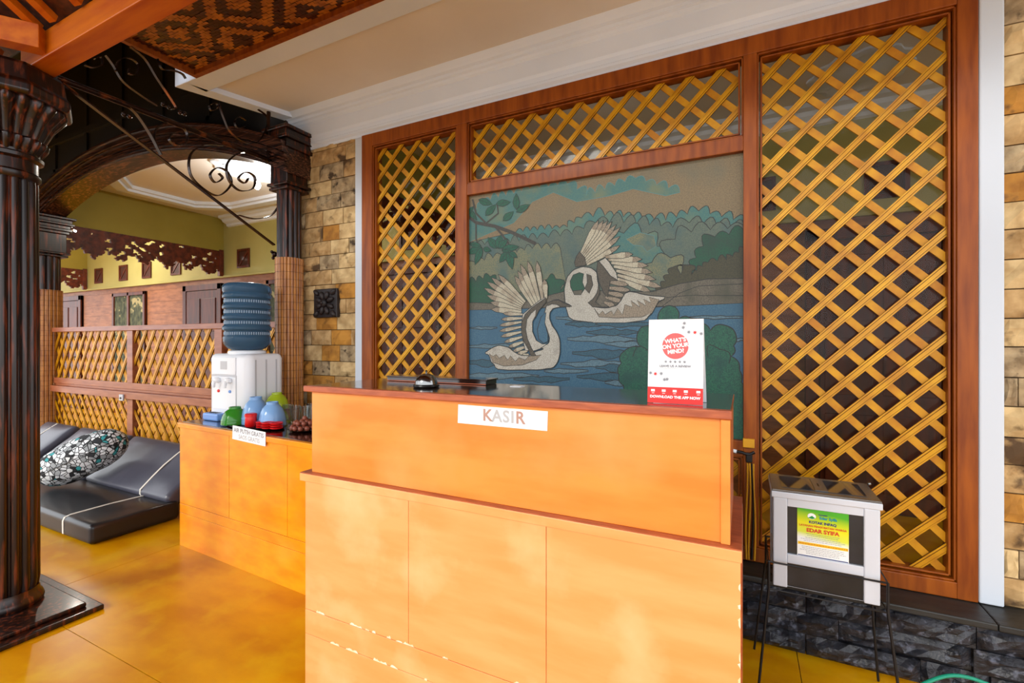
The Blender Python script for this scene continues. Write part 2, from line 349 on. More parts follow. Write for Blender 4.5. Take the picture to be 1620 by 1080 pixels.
# black plinth
bp = struct(MB().box(-2.9, 1.9, 2.35, W + .16, 0, .27).build('wall_base', 'mortar'))
rr = random.Random(5)
z = 0
for row in range(3):
    h = (.086, .09, .086)[row]; x = -1.9 - rr.uniform(0, .2)
    while x < 1.6:
        l = rr.uniform(.2, .42); nx, nz = 10, 4; vs = []; fs = []
        ph = [rr.uniform(0, 6) for _ in range(6)]; p0 = rr.uniform(-.008, .014)
        for j in range(nz + 1):
            for i in range(nx + 1):
                u, v = i / nx, j / nz; edge = (i in (0, nx)) or (j in (0, nz))
                y = 2.327 - p0 - (.0 if edge else .012 + .012 * math.sin(u * 9 + ph[0]) * math.cos(v * 5 + ph[1]) + rr.uniform(-.011, .011))
                if edge: y += .008
                vs.append((x + .002 + (l - .004) * u + (0 if edge else rr.uniform(-.008, .008)), y, z + .001 + (h - .002) * v + (0 if edge else rr.uniform(-.005, .005))))
        q = nx + 1; n1 = len(vs)
        for j in (0, nz):
            for i in (0, nx): vs.append((x + .002 + (l - .004) * i / nx, 2.352, z + .001 + (h - .002) * j / nz))
        for j in range(nz):
            for i in range(nx): fs.append((j * q + i, j * q + i + 1, (j + 1) * q + i + 1, (j + 1) * q + i))
        bot = list(range(nx + 1)); top = [nz * q + i for i in range(nx + 1)]; le = [j * q for j in range(nz + 1)]; ri = [j * q + nx for j in range(nz + 1)]
        A, B, C, D = n1, n1 + 1, n1 + 2, n1 + 3
        fs += [tuple([A, B] + bot[::-1]), tuple([D, C] + top), tuple([C, A] + le), tuple([B, D] + ri[::-1])]
        MB().add(vs, fs).build('stone', 'black', bp)
        x += l
    z += h
x = -2.6
while x < 1.6:
    l = rr.uniform(.5, .9); MB().box(x, x + l - .002, 2.316, W + .0, .262, .288).build('ledge_stone', 'ledge', bp, bevel=.005); x += l

# ------------------------------------------------------------------ porch ceiling
cx0 = -3.34
beige = MB(); beige.add([(-3.24, 1.90, 3.03), (2.2, 1.90, 3.03), (2.2, 2.46, 3.03), (-3.06, 2.46, 3.03), (-3.24, 1.90, 3.09), (2.2, 1.90, 3.09), (2.2, 2.46, 3.09), (-3.06, 2.46, 3.09)],
          [(0, 1, 2, 3), (4, 7, 6, 5), (0, 4, 5, 1), (3, 2, 6, 7), (0, 3, 7, 4), (1, 5, 6, 2)])
struct(beige.build('ceiling', 'beige'))
struct(MB().box(-3.24, 2.2, 1.785, 1.915, 2.995, 3.14).build('trim_4', 'white', bevel=.004))
struct(MB().add([(-3.36, 1.785, 2.995), (-3.24, 1.785, 2.995), (-3.0, 2.50, 2.995), (-3.10, 2.50, 2.995), (-3.36, 1.785, 3.14), (-3.24, 1.785, 3.14), (-3.0, 2.50, 3.14), (-3.10, 2.50, 3.14)],
          [(0, 1, 2, 3), (4, 7, 6, 5), (0, 4, 5, 1), (3, 2, 6, 7), (0, 3, 7, 4), (1, 5, 6, 2)]).build('trim_5', 'white', bevel=.004))
# woven bamboo ceiling panel
wc = thing('woven_ceiling_panel', 'woven bamboo ceiling panel in dark and gold diamonds with brown edging', 'ceiling panel', (-3.0, 1.4, 3.0))
box('edging', 'frame', -3.09, 2.2, 1.755, 1.785, 2.992, 3.03, wc); box('edging', 'frame', -3.12, -3.09, 1.0, 1.785, 2.992, 3.03, wc)
box('backing_board', 'darkboard', -3.12, 2.2, 1.0, 1.785, 3.03, 3.05, wc)
weave = MB(); cs = .0165; nxw = int(5.2 / (cs * 2.6)); nyw = int(.76 / cs)
for j in range(nyw):
    for i in range(nxw):
        x = -3.09 + i * cs * 2.6 + (j % 2) * cs * 1.1; y = 1.0 + j * cs
        if x + cs * 2.6 > 2.1 or False: continue
        a = abs((i * 2.6 + (j % 2)) % 32 - 16); b = abs((j * 1.0 + 6) % 24 - 12)
        k = int((a * .75 + b + R.uniform(-1, 1)) // 4)
        m = 'weaveB' if k % 2 == 0 else 'weaveA'
        d = R.uniform(0, .003) + (.002 if m == 'weaveA' else 0)
        weave.add([(x, y, 3.018 + d), (x + cs * 2.5, y, 3.018 + d + R.uniform(-.002, .002)), (x + cs * 2.5, y + cs * .94, 3.018 + d), (x, y + cs * .94, 3.018 + d)], [(0, 3, 2, 1)], m)
o = weave.build('bamboo_weave', 'weaveA', wc, recalc=False); o['kind'] = 'stuff'
# main beam, corner beam, rafters, roof deck over the porch
be = tag(box('ceiling_beam', 'beam', -3.12, 4, .975, 1.075, 2.62, 2.74, bevel=.004), 'long orange varnished roof beam resting on the fluted column', 'beam')
dbm = MB(); d = Vector((-.30, -.29, .04)).normalized(); a = Vector((-2.845, .968, 2.63)); nrm = Vector((d.y, -d.x, 0)).normalized() * .04
vs = []
for p in (a, a + d * 3):
    for s_ in (-1, 1):
        for zz in (0, .105): vs.append(p + nrm * s_ + Vector((0, 0, zz)))
dbm.add(vs, [(0, 1, 3, 2), (4, 6, 7, 5), (0, 4, 5, 1), (2, 3, 7, 6), (1, 5, 7, 3), (0, 2, 6, 4)])
tag(dbm.build('ceiling_beam', 'beam', bevel=.003), 'short orange corner beam meeting the long beam above the fluted column', 'beam')
roof = thing('porch_roof', 'porch roof underside of thin orange rafters and dark red matting', 'roof', (-2.5, .4, 2.9))
MB().add([(-7, 1.0, 2.76), (4.5, 1.0, 2.76), (4.5, -3.2, 4.2), (-7, -3.2, 4.2), (-7, 1.0, 2.82), (4.5, 1.0, 2.82), (4.5, -3.2, 4.26), (-7, -3.2, 4.26)],
         [(0, 1, 2, 3), (4, 7, 6, 5), (0, 4, 5, 1), (2, 6, 7, 3), (0, 3, 7, 4), (1, 5, 6, 2)]).build('matting', 'thatch', roof)
for (X0, X1) in ((-3.55, -3.0), (-3.38, -2.86), (-3.12, -2.62), (-2.98, -2.5), (-2.75, -2.25), (-2.62, -2.13), (-2.4, -1.9)):
    MB().strip([(X0 + .25, .96, 2.74), (X1 + .25, -.1, 3.09)], (1, .2, 0), .04, .03).build('rafter', 'beam', roof)

# dark boards above the arch
mb = MB(); mb.box(-8.2, -3.1, 2.44, 2.52, 3.22, 4.3)
AX, AR, AZ = -5.1, 5.33, 2.995    # arch centre x, radius, crown height of the intrados
def arcz(x, off=0): return AZ - AR + math.sqrt((AR + off) ** 2 - (x - AX) ** 2)
poly = [(-8.2, 2.6), (-7.1, 2.6)] + [(x, arcz(x, .16)) for x in [(-7.1 + i * (4.0 / 30)) for i in range(31)]] + [(-3.1, 3.23), (-8.2, 3.23)]
mb = MB().box(-8.2, -3.1, 2.44, 2.52, 3.2, 4.4).xz(poly, 2.42, 2.5)
dk = struct(mb.build('wall_gable', 'darkboard'))
MB().box(-9, -3.36, .9, 2.6, 4.3, 4.36).build('trim_6', 'darkboard')
struct(bpy.data.objects['trim_6'])
MB().box(-9, -3.36, 1.0, 1.05, 2.82, 4.3).build('board', 'darkboard', bpy.data.objects['trim_6'])  # added out of view, keeps sky light off the gable and arch
MB().box(-3.36, -3.30, 1.0, 2.5, 3.142, 4.36).build('board', 'darkboard', bpy.data.objects['trim_6'])  # added to close the gap where bright sky showed through
MB().box(-9.06, -9, .9, 2.6, 2.7, 4.36).build('board', 'darkboard', bpy.data.objects['trim_6'])  # added unseen end board, blocks sky light from the left, open below
for x in (-7.6, -6.9, -6.2, -5.5, -4.8, -4.1, -3.5):
    MB().box(x, x + .05, 2.42, 2.44, 3.2, 4.3).build('batten', 'darkboard', dk)
MB().box(-8.2, -3.1, 2.41, 2.44, 3.5, 3.56).build('batten', 'darkboard', dk)

# ------------------------------------------------------------------ arch
ar = thing('wooden_arch', 'dark moulded wooden arch spanning between two dark columns', 'arch', (AX, 2.35, 2.6))
xs = [-7.12 + i * (4.2 / 48) for i in range(49)]
def arch_band(o0, o1, y0, y1):
    m = MB(); vs = []; fs = []
    for x in xs:
        for o_, y in ((o0, y0), (o1, y0), (o1, y1), (o0, y1)): vs.append((x, y, arcz(x, o_)))
    for i in range(len(xs) - 1):
        for j in range(4): fs.append((i * 4 + j, i * 4 + (j + 1) % 4, i * 4 + 4 + (j + 1) % 4, i * 4 + 4 + j))
    fs.append((0, 1, 2, 3)); fs.append(tuple(len(vs) - 4 + j for j in (3, 2, 1, 0)))
    return m.add(vs, fs)
arch_band(0, .15, 2.29, 2.5).build('arch_ring', 'copper_arch', ar, smooth=30)
for o0, o1, y in ((.012, .028, 2.275), (.04, .062, 2.268), (.072, .084, 2.272), (.094, .118, 2.262), (.126, .176, 2.245), (.176, .196, 2.235)):
    arch_band(o0, o1, y, 2.292).build('arch_moulding', 'copper_arch', ar, smooth=30)

# ------------------------------------------------------------------ columns
def fl_lobe(nf, depth):
    return lambda i, t: 1 - depth * (1 - abs(math.cos(t * nf / 2)) ** .6)
def bamboo_wrap(cx, cy, r, z0, z1, parent, n=26):
    rp = parent
    for k in range(n):
        t = 2 * PI * k / n; x, y = cx + r * math.cos(t), cy + r * math.sin(t)
        w_ = PI * r / n * .9
        tx, ty = -math.sin(t) * w_, math.cos(t) * w_; ox, oy = math.cos(t) * .005, math.sin(t) * .005
        vs = [(x - tx, y - ty, z0), (x + tx, y + ty, z0), (x + tx * .6 + ox, y + ty * .6 + oy, z0), (x - tx * .6 + ox, y - ty * .6 + oy, z0)]
        vs += [(a, b, z1) for a, b, _ in vs]
        MB().add(vs, [(0, 1, 5, 4), (1, 2, 6, 5), (2, 3, 7, 6), (3, 0, 4, 7), (0, 3, 2, 1), (4, 5, 6, 7)]).build('bamboo_slat', 'bamboo', rp)
    z = z0 + .04; tw = MB()
    while z < z1:
        tw.tube([(cx + (r + .006) * math.cos(2 * PI * j / 24), cy + (r + .006) * math.sin(2 * PI * j / 24), z) for j in range(24)], .0012, 4, closed=True); z += .055
    tw.build('binding_thread', 'seam', rp)
def small_column(cx, cy, r, label, ztop=2.66, wrapz=(.5, 1.9)):
    c = thing('fluted_column', label, 'column', (cx, cy, 0))
    MB().lathe(cx, cy, [(r * .96, 0.12), (r * .96, ztop)], 72, None, fl_lobe(12, .14)).build('shaft', 'copper', c, smooth=25)
    MB().box(cx - r * 1.5, cx + r * 1.5, cy - r * 1.5, cy + r * 1.5, 0, .12).build('base', 'copper', c, bevel=.01)
    k = r * 1.0
    for z0, z1, e in ((ztop - .32, ztop - .30, 1.1), (ztop - .29, ztop - .27, 1.22), (ztop - .06, ztop - .03, 1.15), (ztop - .03, ztop, 1.3), (ztop, ztop + .035, 1.2), (ztop + .035, ztop + .06, 1.42), (ztop + .06, ztop + .10, 1.3), (ztop + .10, ztop + .125, 1.5)):
        MB().box(cx - k * e, cx + k * e, cy - k * e, cy + k * e, z0, z1).build('capital_ring', 'copper', c, bevel=.005)
    MB().box(cx - k * 1.02, cx + k * 1.02, cy - k * 1.02, cy + k * 1.02, ztop - .27, ztop - .06).build('capital_block', 'copper', c, bevel=.006)
    w_ = MB().lathe(cx, cy, [(r * 1.02, wrapz[0]), (r * 1.02, wrapz[1])], 24).build('bamboo_wrap', 'seam', c)
    bamboo_wrap(cx, cy, r * 1.04, wrapz[0], wrapz[1], w_)
    return c
small_column(-3.02, 2.385, .088, 'dark fluted column in a bamboo wrap beside the tan stone wall', 2.74, (.3, 1.93))
small_column(-6.98, 2.38, .135, 'dark fluted column in a bamboo wrap at the far left end of the arch', 2.58, (.3, 1.89))
# big front column
CX, CY = -3.2, .95
fc = thing('fluted_column', 'large dark copper fluted column with flared capital at the left edge', 'column', (CX, CY, 0))
MB().box(-3.56, -2.83, .62, 1.185, 0, .025).build('plinth', 'copper', fc, bevel=.006)
MB().box(-3.51, -2.88, .67, 1.135, .025, .045).build('plinth', 'copper', fc, bevel=.006)
MB().lathe(CX, CY, [(.128, .045), (.134, .06), (.128, .08), (.118, .095), (.116, .12)], 48).build('base_ring', 'copper', fc, smooth=50)
MB().lathe(CX, CY, [(.112, .11), (.118, .16), (.116, 1.2), (.112, 2.08), (.108, 2.12)], 144, None, fl_lobe(16, .2)).build('shaft', 'copper', fc, smooth=25)
MB().lathe(CX, CY, [(.112, 2.10), (.122, 2.115), (.122, 2.13), (.112, 2.14), (.112, 2.19), (.13, 2.20), (.132, 2.215), (.118, 2.225), (.12, 2.235)], 48).build('neck_ring', 'copper', fc, smooth=40)
MB().lathe(CX, CY, [(.118, 2.225), (.135, 2.25), (.15, 2.275), (.152, 2.29), (.14, 2.30)], 144, None, fl_lobe(22, .16)).build('reed_ring', 'copper', fc, smooth=40)
MB().lathe(CX, CY, [(.135, 2.295), (.15, 2.33), (.172, 2.38), (.2, 2.42), (.218, 2.445), (.215, 2.465)], 144, None, fl_lobe(22, .15)).build('capital_bell', 'copper', fc, smooth=40)
MB().lathe(CX, CY, [(.238, 2.46), (.25, 2.475), (.25, 2.51), (.235, 2.53), (.225, 2.60), (.21, 2.62)], 8).build('abacus', 'copper', fc, bevel=.006)

# ------------------------------------------------------------------ iron bracket between front column and stone wall column (plane x = -3.1)
BX = -3.1
SN, CN = math.sin(math.radians(26.3)), math.cos(math.radians(26.3))
def onX(px, py, X=BX):
    t = (px - 810) / 742; u = (540 - py) / 742; rx, ry = -SN + t * CN, CN + t * SN; k = X / rx
    return (X, ry * k, u * k + CAMH)
def onY(px, py, Y):
    t = (px - 810) / 742; u = (540 - py) / 742; rx, ry = -SN + t * CN, CN + t * SN; k = Y / ry
    return (rx * k, Y, u * k + CAMH)
def smooth_path(pts, n=8):
    P = [Vector(p) for p in pts]; out = []
    for i in range(len(P) - 1):
        p0, p1, p2, p3 = P[max(0, i - 1)], P[i], P[i + 1], P[min(len(P) - 1, i + 2)]
        for k in range(n):
            t = k / n; out.append(.5 * ((2 * p1) + (p2 - p0) * t + (2 * p0 - 5 * p1 + 4 * p2 - p3) * t * t + (3 * p1 - p0 - 3 * p2 + p3) * t ** 3))
    return out + [P[-1]]
br = thing('scroll_bracket', 'dark wrought iron bracket with scrolls between the fluted columns', 'bracket', (BX, 1.2, 2.6))
bars = [((BX, 1.06, 2.65), (BX, 2.33, 2.64), .011, 'iron')]
MB().tube([(BX, 1.1, 2.648), (BX, 2.34, 2.642)], .016, 12).build('top_bar', 'iron', br, smooth=60)
MB().strip([(BX, 1.12, 2.63), (BX, 2.32, 2.03)], (1, 0, 0), .026, .008).build('brace_bar', 'iron', br)
MB().tube([(BX, 2.275, 2.63), (BX, 2.275, 2.99)], .014, 10).build('upright', 'iron', br, smooth=60)
def scroll(pts, wd=.024, th=.005, n=8): 
    MB().strip(smooth_path([onX(*p) for p in pts], n), (1, 0, 0), wd, th).build('scroll', 'iron', br)
z1 = lambda x, y: (x / 2.572, y / 2.572)
scroll([z1(525, 435), z1(560, 470), z1(610, 545), z1(655, 630)], .026, .005)
scroll([z1(650, 620), z1(628, 570), z1(640, 520), z1(700, 495), z1(755, 530), z1(760, 575), z1(720, 592), z1(690, 570), z1(700, 545), z1(735, 550)])
scroll([z1(905, 592), z1(830, 590), z1(775, 630), z1(775, 710), z1(830, 770), z1(890, 795), z1(940, 750), z1(925, 700), z1(885, 682), z1(855, 710), z1(875, 742), z1(905, 725), z1(890, 705)])
scroll([z1(1040, 625), z1(975, 622), z1(925, 665), z1(930, 730), z1(975, 775), z1(1030, 765), z1(1035, 720), z1(1000, 700), z1(970, 725), z1(995, 745), z1(1010, 725)])
scroll([z1(1010, 622), z1(1080, 650), z1(1130, 705), z1(1150, 790), z1(1110, 870), z1(1040, 890), z1(970, 875)])
scroll([z1(530, 190), z1(590, 240), z1(640, 320), z1(700, 410), z1(715, 440), z1(690, 440), z1(665, 425)], .02, .004)
scroll([z1(430, 225), z1(460, 265), z1(500, 330), z1(570, 385), z1(640, 430)], .02, .004)
scroll([z1(470, 290), z1(480, 250), z1(520, 235), z1(560, 260), z1(555, 300), z1(525, 300), z1(525, 278)], .02, .004)
scroll([z1(345, 265), z1(380, 275), z1(415, 262), z1(410, 232), z1(385, 240)], .02, .004)
scroll([z1(640, 240), z1(660, 280), z1(700, 285), z1(740, 300), z1(755, 320)], .02, .004)
scroll([z1(850, 430), z1(860, 450), z1(885, 440), z1(880, 420), z1(860, 425)], .018, .004)
scroll([z1(890, 420), z1(910, 480), z1(940, 540), z1(1000, 580), z1(1050, 575), z1(1080, 530), z1(1090, 480), z1(1050, 445)], .018, .004)
scroll([z1(1000, 490), z1(975, 475), z1(955, 490), z1(965, 520), z1(995, 515)], .018, .004)
for px, py in ((196, 181), (205, 184), (258, 165), (268, 170), (285, 178), (292, 180)):
    MB().ball(onX(px, py), .013).build('rivet', 'iron', br, smooth=60)
q = Vector(onX(434, 402))
MB().ball(q, .022, sc=(1, .8, 1)).ball(q + Vector((0, -.02, .014)), .012).ball(q + Vector((0, -.01, -.03)), .012).build('finial', 'iron', br, smooth=60)

# ------------------------------------------------------------------ lattice
def clip(poly, x0, x1, z0, z1):
    for ax, v, sg in ((0, x0, 1), (0, x1, -1), (1, z0, 1), (1, z1, -1)):
        out = []; n = len(poly)
        for i in range(n):
            a, b = poly[i], poly[(i + 1) % n]; da, db = (a[ax] - v) * sg, (b[ax] - v) * sg
            if da >= 0: out.append(a)
            if da * db < 0:
                t = da / (da - db); out.append((a[0] + (b[0] - a[0]) * t, a[1] + (b[1] - a[1]) * t))
        poly = out
        if len(poly) < 3: return None
    return poly
def band(cx, cz, ang, off, wd, L=6):
    dx, dz = math.cos(ang), math.sin(ang); nx_, nz_ = -dz, dx; px, pz = cx + nx_ * off, cz + nz_ * off
    return [(px - dx * L - nx_ * wd / 2, pz - dz * L - nz_ * wd / 2), (px + dx * L - nx_ * wd / 2, pz + dz * L - nz_ * wd / 2), (px + dx * L + nx_ * wd / 2, pz + dz * L + nz_ * wd / 2), (px - dx * L + nx_ * wd / 2, pz - dz * L + nz_ * wd / 2)]
def lattice(x0, x1, z0, z1, y, parent, ang=PI / 4, step=.144, zf=0, zb=0, wd=.03, flip=False):
    def FX(p): return [(x0 + x1 - a, b) for a, b in p] if flip and p else p
    # front slats rise to the right; measured where they meet the left edge
    tz = math.tan(ang); n0 = int(((z0 - zf) - (x1 - x0) * tz) / step) - 1
    k = n0
    while zf + k * step < z1 + .1:
        c = (x0, zf + k * step); k += 1; mb = MB(); ok = False
        for off, w_, ya, yb, m in ((0, wd, y, y + .007, 'gold_groove'), (0, wd * .46, y - .005, y + .001, 'gold'), (wd * .40, wd * .2, y - .002, y + .001, 'gold'), (-wd * .40, wd * .2, y - .002, y + .001, 'gold')):
            p = FX(clip(band(c[0], c[1], ang, off, w_), x0, x1, z0, z1))
            if p: mb.xz(p, ya, yb, m); ok = True
        if ok: mb.build('slat', 'gold', parent, recalc=False)
    k = -2
    while zb + k * step < z1 + (x1 - x0) * tz + .1:
        p = FX(clip(band(x0, zb + k * step, -ang, 0, wd * 1.02), x0, x1, z0, z1)); k += 1
        if p: MB().xz(p, y + .009, y + .017).build('slat', 'gold_flat', parent, recalc=False)
sc = thing('lattice_screen', 'tall brown wooden wall screen filled with diagonal gold lattice', 'screen', (-.8, W, .29))
FY = 2.47
def member(name, x0, x1, z0, z1, y0=FY, y1=2.56): return MB().box(x0, x1, y0, y1, z0, z1).build(name, 'frame', sc, bevel=.003)
member('stile', -2.392, -2.30, .29, 2.755); member('stile', .765, .829, .29, 2.755)
member('rail', -2.30, .765, 2.67, 2.755); member('rail', -2.30, .765, .29, .355)
member('stile', -1.607, -1.533, .355, 2.67); member('stile', -.002, .055, .355, 2.67)
member('rail', -1.533, -.002, 2.222, 2.293); member('rail', -1.533, -.002, .775, .85)
def beading(x0, x1, z0, z1):
    for a, dy in ((0, .012), (.014, .022)):
        w_ = .008
        for (p, q_, r_, s_) in ((x0 + a, x0 + a + w_, z0 + a, z1 - a), (x1 - a - w_, x1 - a, z0 + a, z1 - a), (x0 + a, x1 - a, z0 + a, z0 + a + w_), (x0 + a, x1 - a, z1 - a - w_, z1 - a)):
            MB().box(p, q_, FY + dy - .004, 2.55, r_, s_).build('beading', 'frame', sc, bevel=.002)
opens = [(-2.30, -1.607, .355, 2.67), (.055, .765, .355, 2.67), (-1.533, -.002, 2.293, 2.67), (-1.533, -.002, .355, .775)]
for q_ in opens: beading(*q_)
for q_ in opens: MB().box(q_[0] + .01, q_[1] - .01, 2.542, 2.545, q_[2] + .01, q_[3] - .01).build('glass_pane', 'pane', sc)
e = .02
lattice(-2.30 + e, -1.607 - e, .355 + e, 2.67 - e, 2.51, sc, zf=.135, zb=.10)
lattice(.055 + e, .765 - e, .355 + e, 2.67 - e, 2.51, sc, zf=.095, zb=.03)
lattice(-1.533 + e, -.002 - e, 2.293 + e, 2.67 - e, 2.51, sc, zf=.08, zb=.03)
lattice(-1.533 + e, -.002 - e, .355 + e, .775 - e, 2.51, sc, zf=.08, zb=.03)

# ------------------------------------------------------------------ swan picture
PY = 2.50
pic = thing('swan_picture', 'painted glass picture of two swans on blue water behind the cash counter', 'picture', (-.77, PY, .86))
X0, X1, Z0, Z1 = -1.533, -.002, .85, 2.222
A = lambda x, y: (lambda p: (p[0], p[2]))(onY(720 + x / 2.7, 230 + y / 2.7, PY))
B = lambda x, y: (lambda p: (p[0], p[2]))(onY(740 + x / 5.141, 400 + y / 5.141, PY))
Cc = lambda x, y: (lambda p: (p[0], p[2]))(onY(880 + x / 5.141, 330 + y / 5.141, PY))
layer = [0]
def outline(mb, pts, wd=.004, m='art_line', closed=True):
    layer[0] += 1; y = PY - .0006 - layer[0] * .00002; n = len(pts)
    P = [Vector((p[0], p[1])) for p in pts]; vs = []; 
    for i in range(n):
        a = P[(i - 1) % n] if closed else P[max(0, i - 1)]; b = P[(i + 1) % n] if closed else P[min(n - 1, i + 1)]
        d = (b - a); d = d.normalized() if d.length > 1e-6 else Vector((1, 0)); q = Vector((-d.y, d.x)) * wd / 2
        for s_ in (-1, 1):
            v = P[i] + q * s_; vs.append((min(max(v.x, X0), X1), y, min(max(v.y, Z0), Z1)))
    fs = [(2 * i, 2 * i + 1, 2 * ((i + 1) % n) + 1, 2 * ((i + 1) % n)) for i in range(n if closed else n - 1)]
    mb.add(vs, fs, m)
def shape(mb, pts, m, line='art_line', wd=.004):
    if wd == .005 and m == 'art_swan':
        P = [Vector((a, b)) for a, b in pts]; n = len(P); pts = []
        for i in range(n):
            p0, p1, p2, p3 = P[i - 1], P[i], P[(i + 1) % n], P[(i + 2) % n]
            for k in range(3):
                t = k / 3; v = .5 * ((2 * p1) + (p2 - p0) * t * .8 + (2 * p0 - 5 * p1 + 4 * p2 - p3) * t * t + (3 * p1 - p0 - 3 * p2 + p3) * t ** 3) if k else p1
                pts.append((v.x, v.y))
    layer[0] += 1; y = PY - .0006 - layer[0] * .00002
    p = clip(list(pts), X0, X1, Z0, Z1) 
    if not p: return
    tr = tessellate_polygon([[Vector((a, b, 0)) for a, b in p]])
    mb.add([(a, y, b) for a, b in p], [tuple(t) for t in tr], m)
    if line: outline(mb, p, wd, line)
def scallop(pts, r, seed=1, amp=(.35, .75)):
    q = random.Random(seed); out = []
    for i in range(len(pts) - 1):
        a, b = Vector(pts[i]), Vector(pts[i + 1]); L = (b - a).length; n = max(1, int(L / r)); d = (b - a) / n; nn = Vector((-d.y, d.x))
        for k in range(n):
            h = q.uniform(*amp); 
            for s_ in range(5):
                t = s_ / 5; v = a + d * (k + t) + nn * math.sin(PI * t) * h; out.append((v.x, v.y))
    out.append(tuple(pts[-1])); return out
bd = MB().box(X0, X1, PY + .0, PY + .02, Z0, Z1).build('backdrop', 'art_sky', pic)
def poly_m(fn, L): return [fn(*p) for p in L]
sky = MB()
# teal and grey cloud bands (drawn left to right, bumps upward)
shape(sky, scallop(poly_m(A, [(40, 330), (120, 240), (320, 190), (480, 165), (560, 215), (640, 190), (770, 140), (860, 170), (960, 200)]), .05, 2) + poly_m(A, [(900, 215), (760, 185), (660, 215), (520, 240), (420, 200), (330, 240), (250, 330), (40, 420)]), 'art_teal', 'art_line2', .003)
shape(sky, scallop(poly_m(A, [(260, 370), (480, 350), (540, 310), (640, 300), (800, 310), (900, 320), (1040, 280), (1240, 330)]), .045, 3) + poly_m(A, [(1260, 800), (20, 800), (30, 420)]), 'art_teal')
shape(sky, scallop(poly_m(A, [(20, 430), (200, 420), (350, 400), (500, 380), (600, 330), (720, 330), (830, 340), (930, 350), (1000, 330), (1240, 360)]), .055, 4) + poly_m(A, [(1260, 800), (20, 800)]), 'art_cloud')
shape(sky, scallop(poly_m(A, [(660, 420), (720, 375), (800, 390), (860, 430), (880, 480)]), .06, 5) + poly_m(A, [(960, 560), (700, 560)]), 'art_teal')
shape(sky, scallop(poly_m(A, [(900, 470), (940, 400), (1010, 370), (1090, 360), (1240, 350)]), .07, 6) + poly_m(A, [(1260, 600), (900, 600)]), 'art_cloud')
shape(sky, scallop(poly_m(A, [(810, 560), (840, 500), (920, 480), (970, 520)]), .06, 7) + poly_m(A, [(980, 620), (800, 620)]), 'art_cloud2')
shape(sky, scallop(poly_m(A, [(40, 560), (90, 500), (200, 470), (330, 440), (450, 440)]), .05, 8) + poly_m(A, [(480, 620), (30, 640)]), 'art_cloud2')
shape(sky, poly_m(A, [(730, 400), (790, 372), (850, 385), (860, 430), (820, 455), (800, 430), (760, 425)]), 'art_cloud2', 'art_line2', .003)
shape(sky, scallop(poly_m(A, [(990, 560), (1030, 480), (1060, 430), (1110, 390), (1170, 380), (1240, 370)]), .05, 9) + poly_m(A, [(1260, 620), (1000, 620)]), 'art_tree')
shape(sky, scallop(poly_m(A, [(860, 625), (900, 580), (930, 520), (965, 550), (990, 510), (1010, 550), (1080, 500), (1160, 490), (1240, 440)]), .03, 10) + poly_m(A, [(1260, 640), (870, 640)]), 'art_hill')
shape(sky, scallop(poly_m(A, [(30, 660), (60, 590), (150, 560), (200, 600)]), .05, 11) + poly_m(A, [(200, 680), (40, 700)]), 'art_tree')
shape(sky, scallop(poly_m(A, [(385, 640), (395, 570), (430, 570), (450, 620), (520, 580), (560, 640)]), .05, 12), 'art_tree')
shape(sky, poly_m(A, [(30, 670), (110, 672), (240, 680), (480, 620), (620, 620), (840, 625), (960, 590), (1080, 570), (1250, 568), (1250, 680), (30, 705)]), 'art_land')
outline(sky, poly_m(A, [(880, 690), (960, 630), (1040, 600), (1250, 590)]), .003, closed=False)
outline(sky, poly_m(A, [(900, 650), (1000, 640), (1250, 640)]), .003, closed=False)
sky.build('sky_and_land', 'art_cloud', pic, recalc=False)
wt = MB()
shape(wt, poly_m(A, [(20, 704), (200, 700), (470, 690), (860, 690), (1250, 672), (1250, 1500), (20, 1100)]), 'art_water')
q = random.Random(9)
def ripple(x, y, l, h, m):
    h *= 1.35
    n = 9; up = [(x + l * i / n, y - h * (.4 + .6 * math.sin(PI * i / n)) * q.uniform(.5, 1)) for i in range(n + 1)]
    dn = [(x + l * i / n, y + h * q.uniform(.3, .9) * math.sin(PI * i / n)) for i in range(n, -1, -1)]
    shape(wt, poly_m(A, up + dn), m, wd=.004)
for (x, y, l, h, m) in ((40, 860, 260, 12, 'art_water2'), (40, 930, 230, 16, 'art_deep'), (30, 985, 330, 14, 'art_water2'), (250, 1000, 240, 14, 'art_deep'), (430, 740, 320, 16, 'art_water2'), (470, 765, 180, 12, 'art_deep'),
                        (600, 765, 260, 14, 'art_deep'), (480, 830, 300, 18, 'art_water2'), (560, 800, 220, 14, 'art_deep'), (640, 850, 200, 14, 'art_water2'), (500, 890, 260, 20, 'art_deep'), (450, 935, 300, 16, 'art_water2'),
                        (600, 950, 180, 16, 'art_deep'), (380, 965, 190, 12, 'art_water2'), (520, 990, 260, 16, 'art_deep'), (60, 780, 120, 7, 'art_water2'), (1000, 735, 240, 8, 'art_water2'), (640, 1015, 200, 14, 'art_water2'),
                        (60, 1040, 400, 18, 'art_deep'), (1100, 1050, 140, 16, 'art_deep'), (1130, 1150, 100, 16, 'art_water2'), (660, 720, 150, 8, 'art_water2'), (1150, 830, 90, 9, 'art_water2')):
    ripple(x, y, l, h, m)
shape(wt, scallop(poly_m(A, [(740, 1070), (700, 980), (720, 880), (790, 860), (780, 800), (830, 770), (870, 760), (880, 700), (940, 690), (955, 740), (1010, 740), (1060, 760), (1090, 790), (1160, 770), (1200, 810), (1180, 900), (1215, 960), (1230, 1060)]), .05, 14, (.1, .25)) + poly_m(A, [(1236, 1500), (740, 1500)]), 'art_bush', wd=.005)
outline(wt, scallop(poly_m(A, [(1080, 900), (1130, 870), (1170, 930)]), .06, 15), .004, closed=False)
outline(wt, scallop(poly_m(A, [(760, 900), (830, 880)]), .06, 16), .004, closed=False)
wt.build('water', 'art_water', pic, recalc=False)
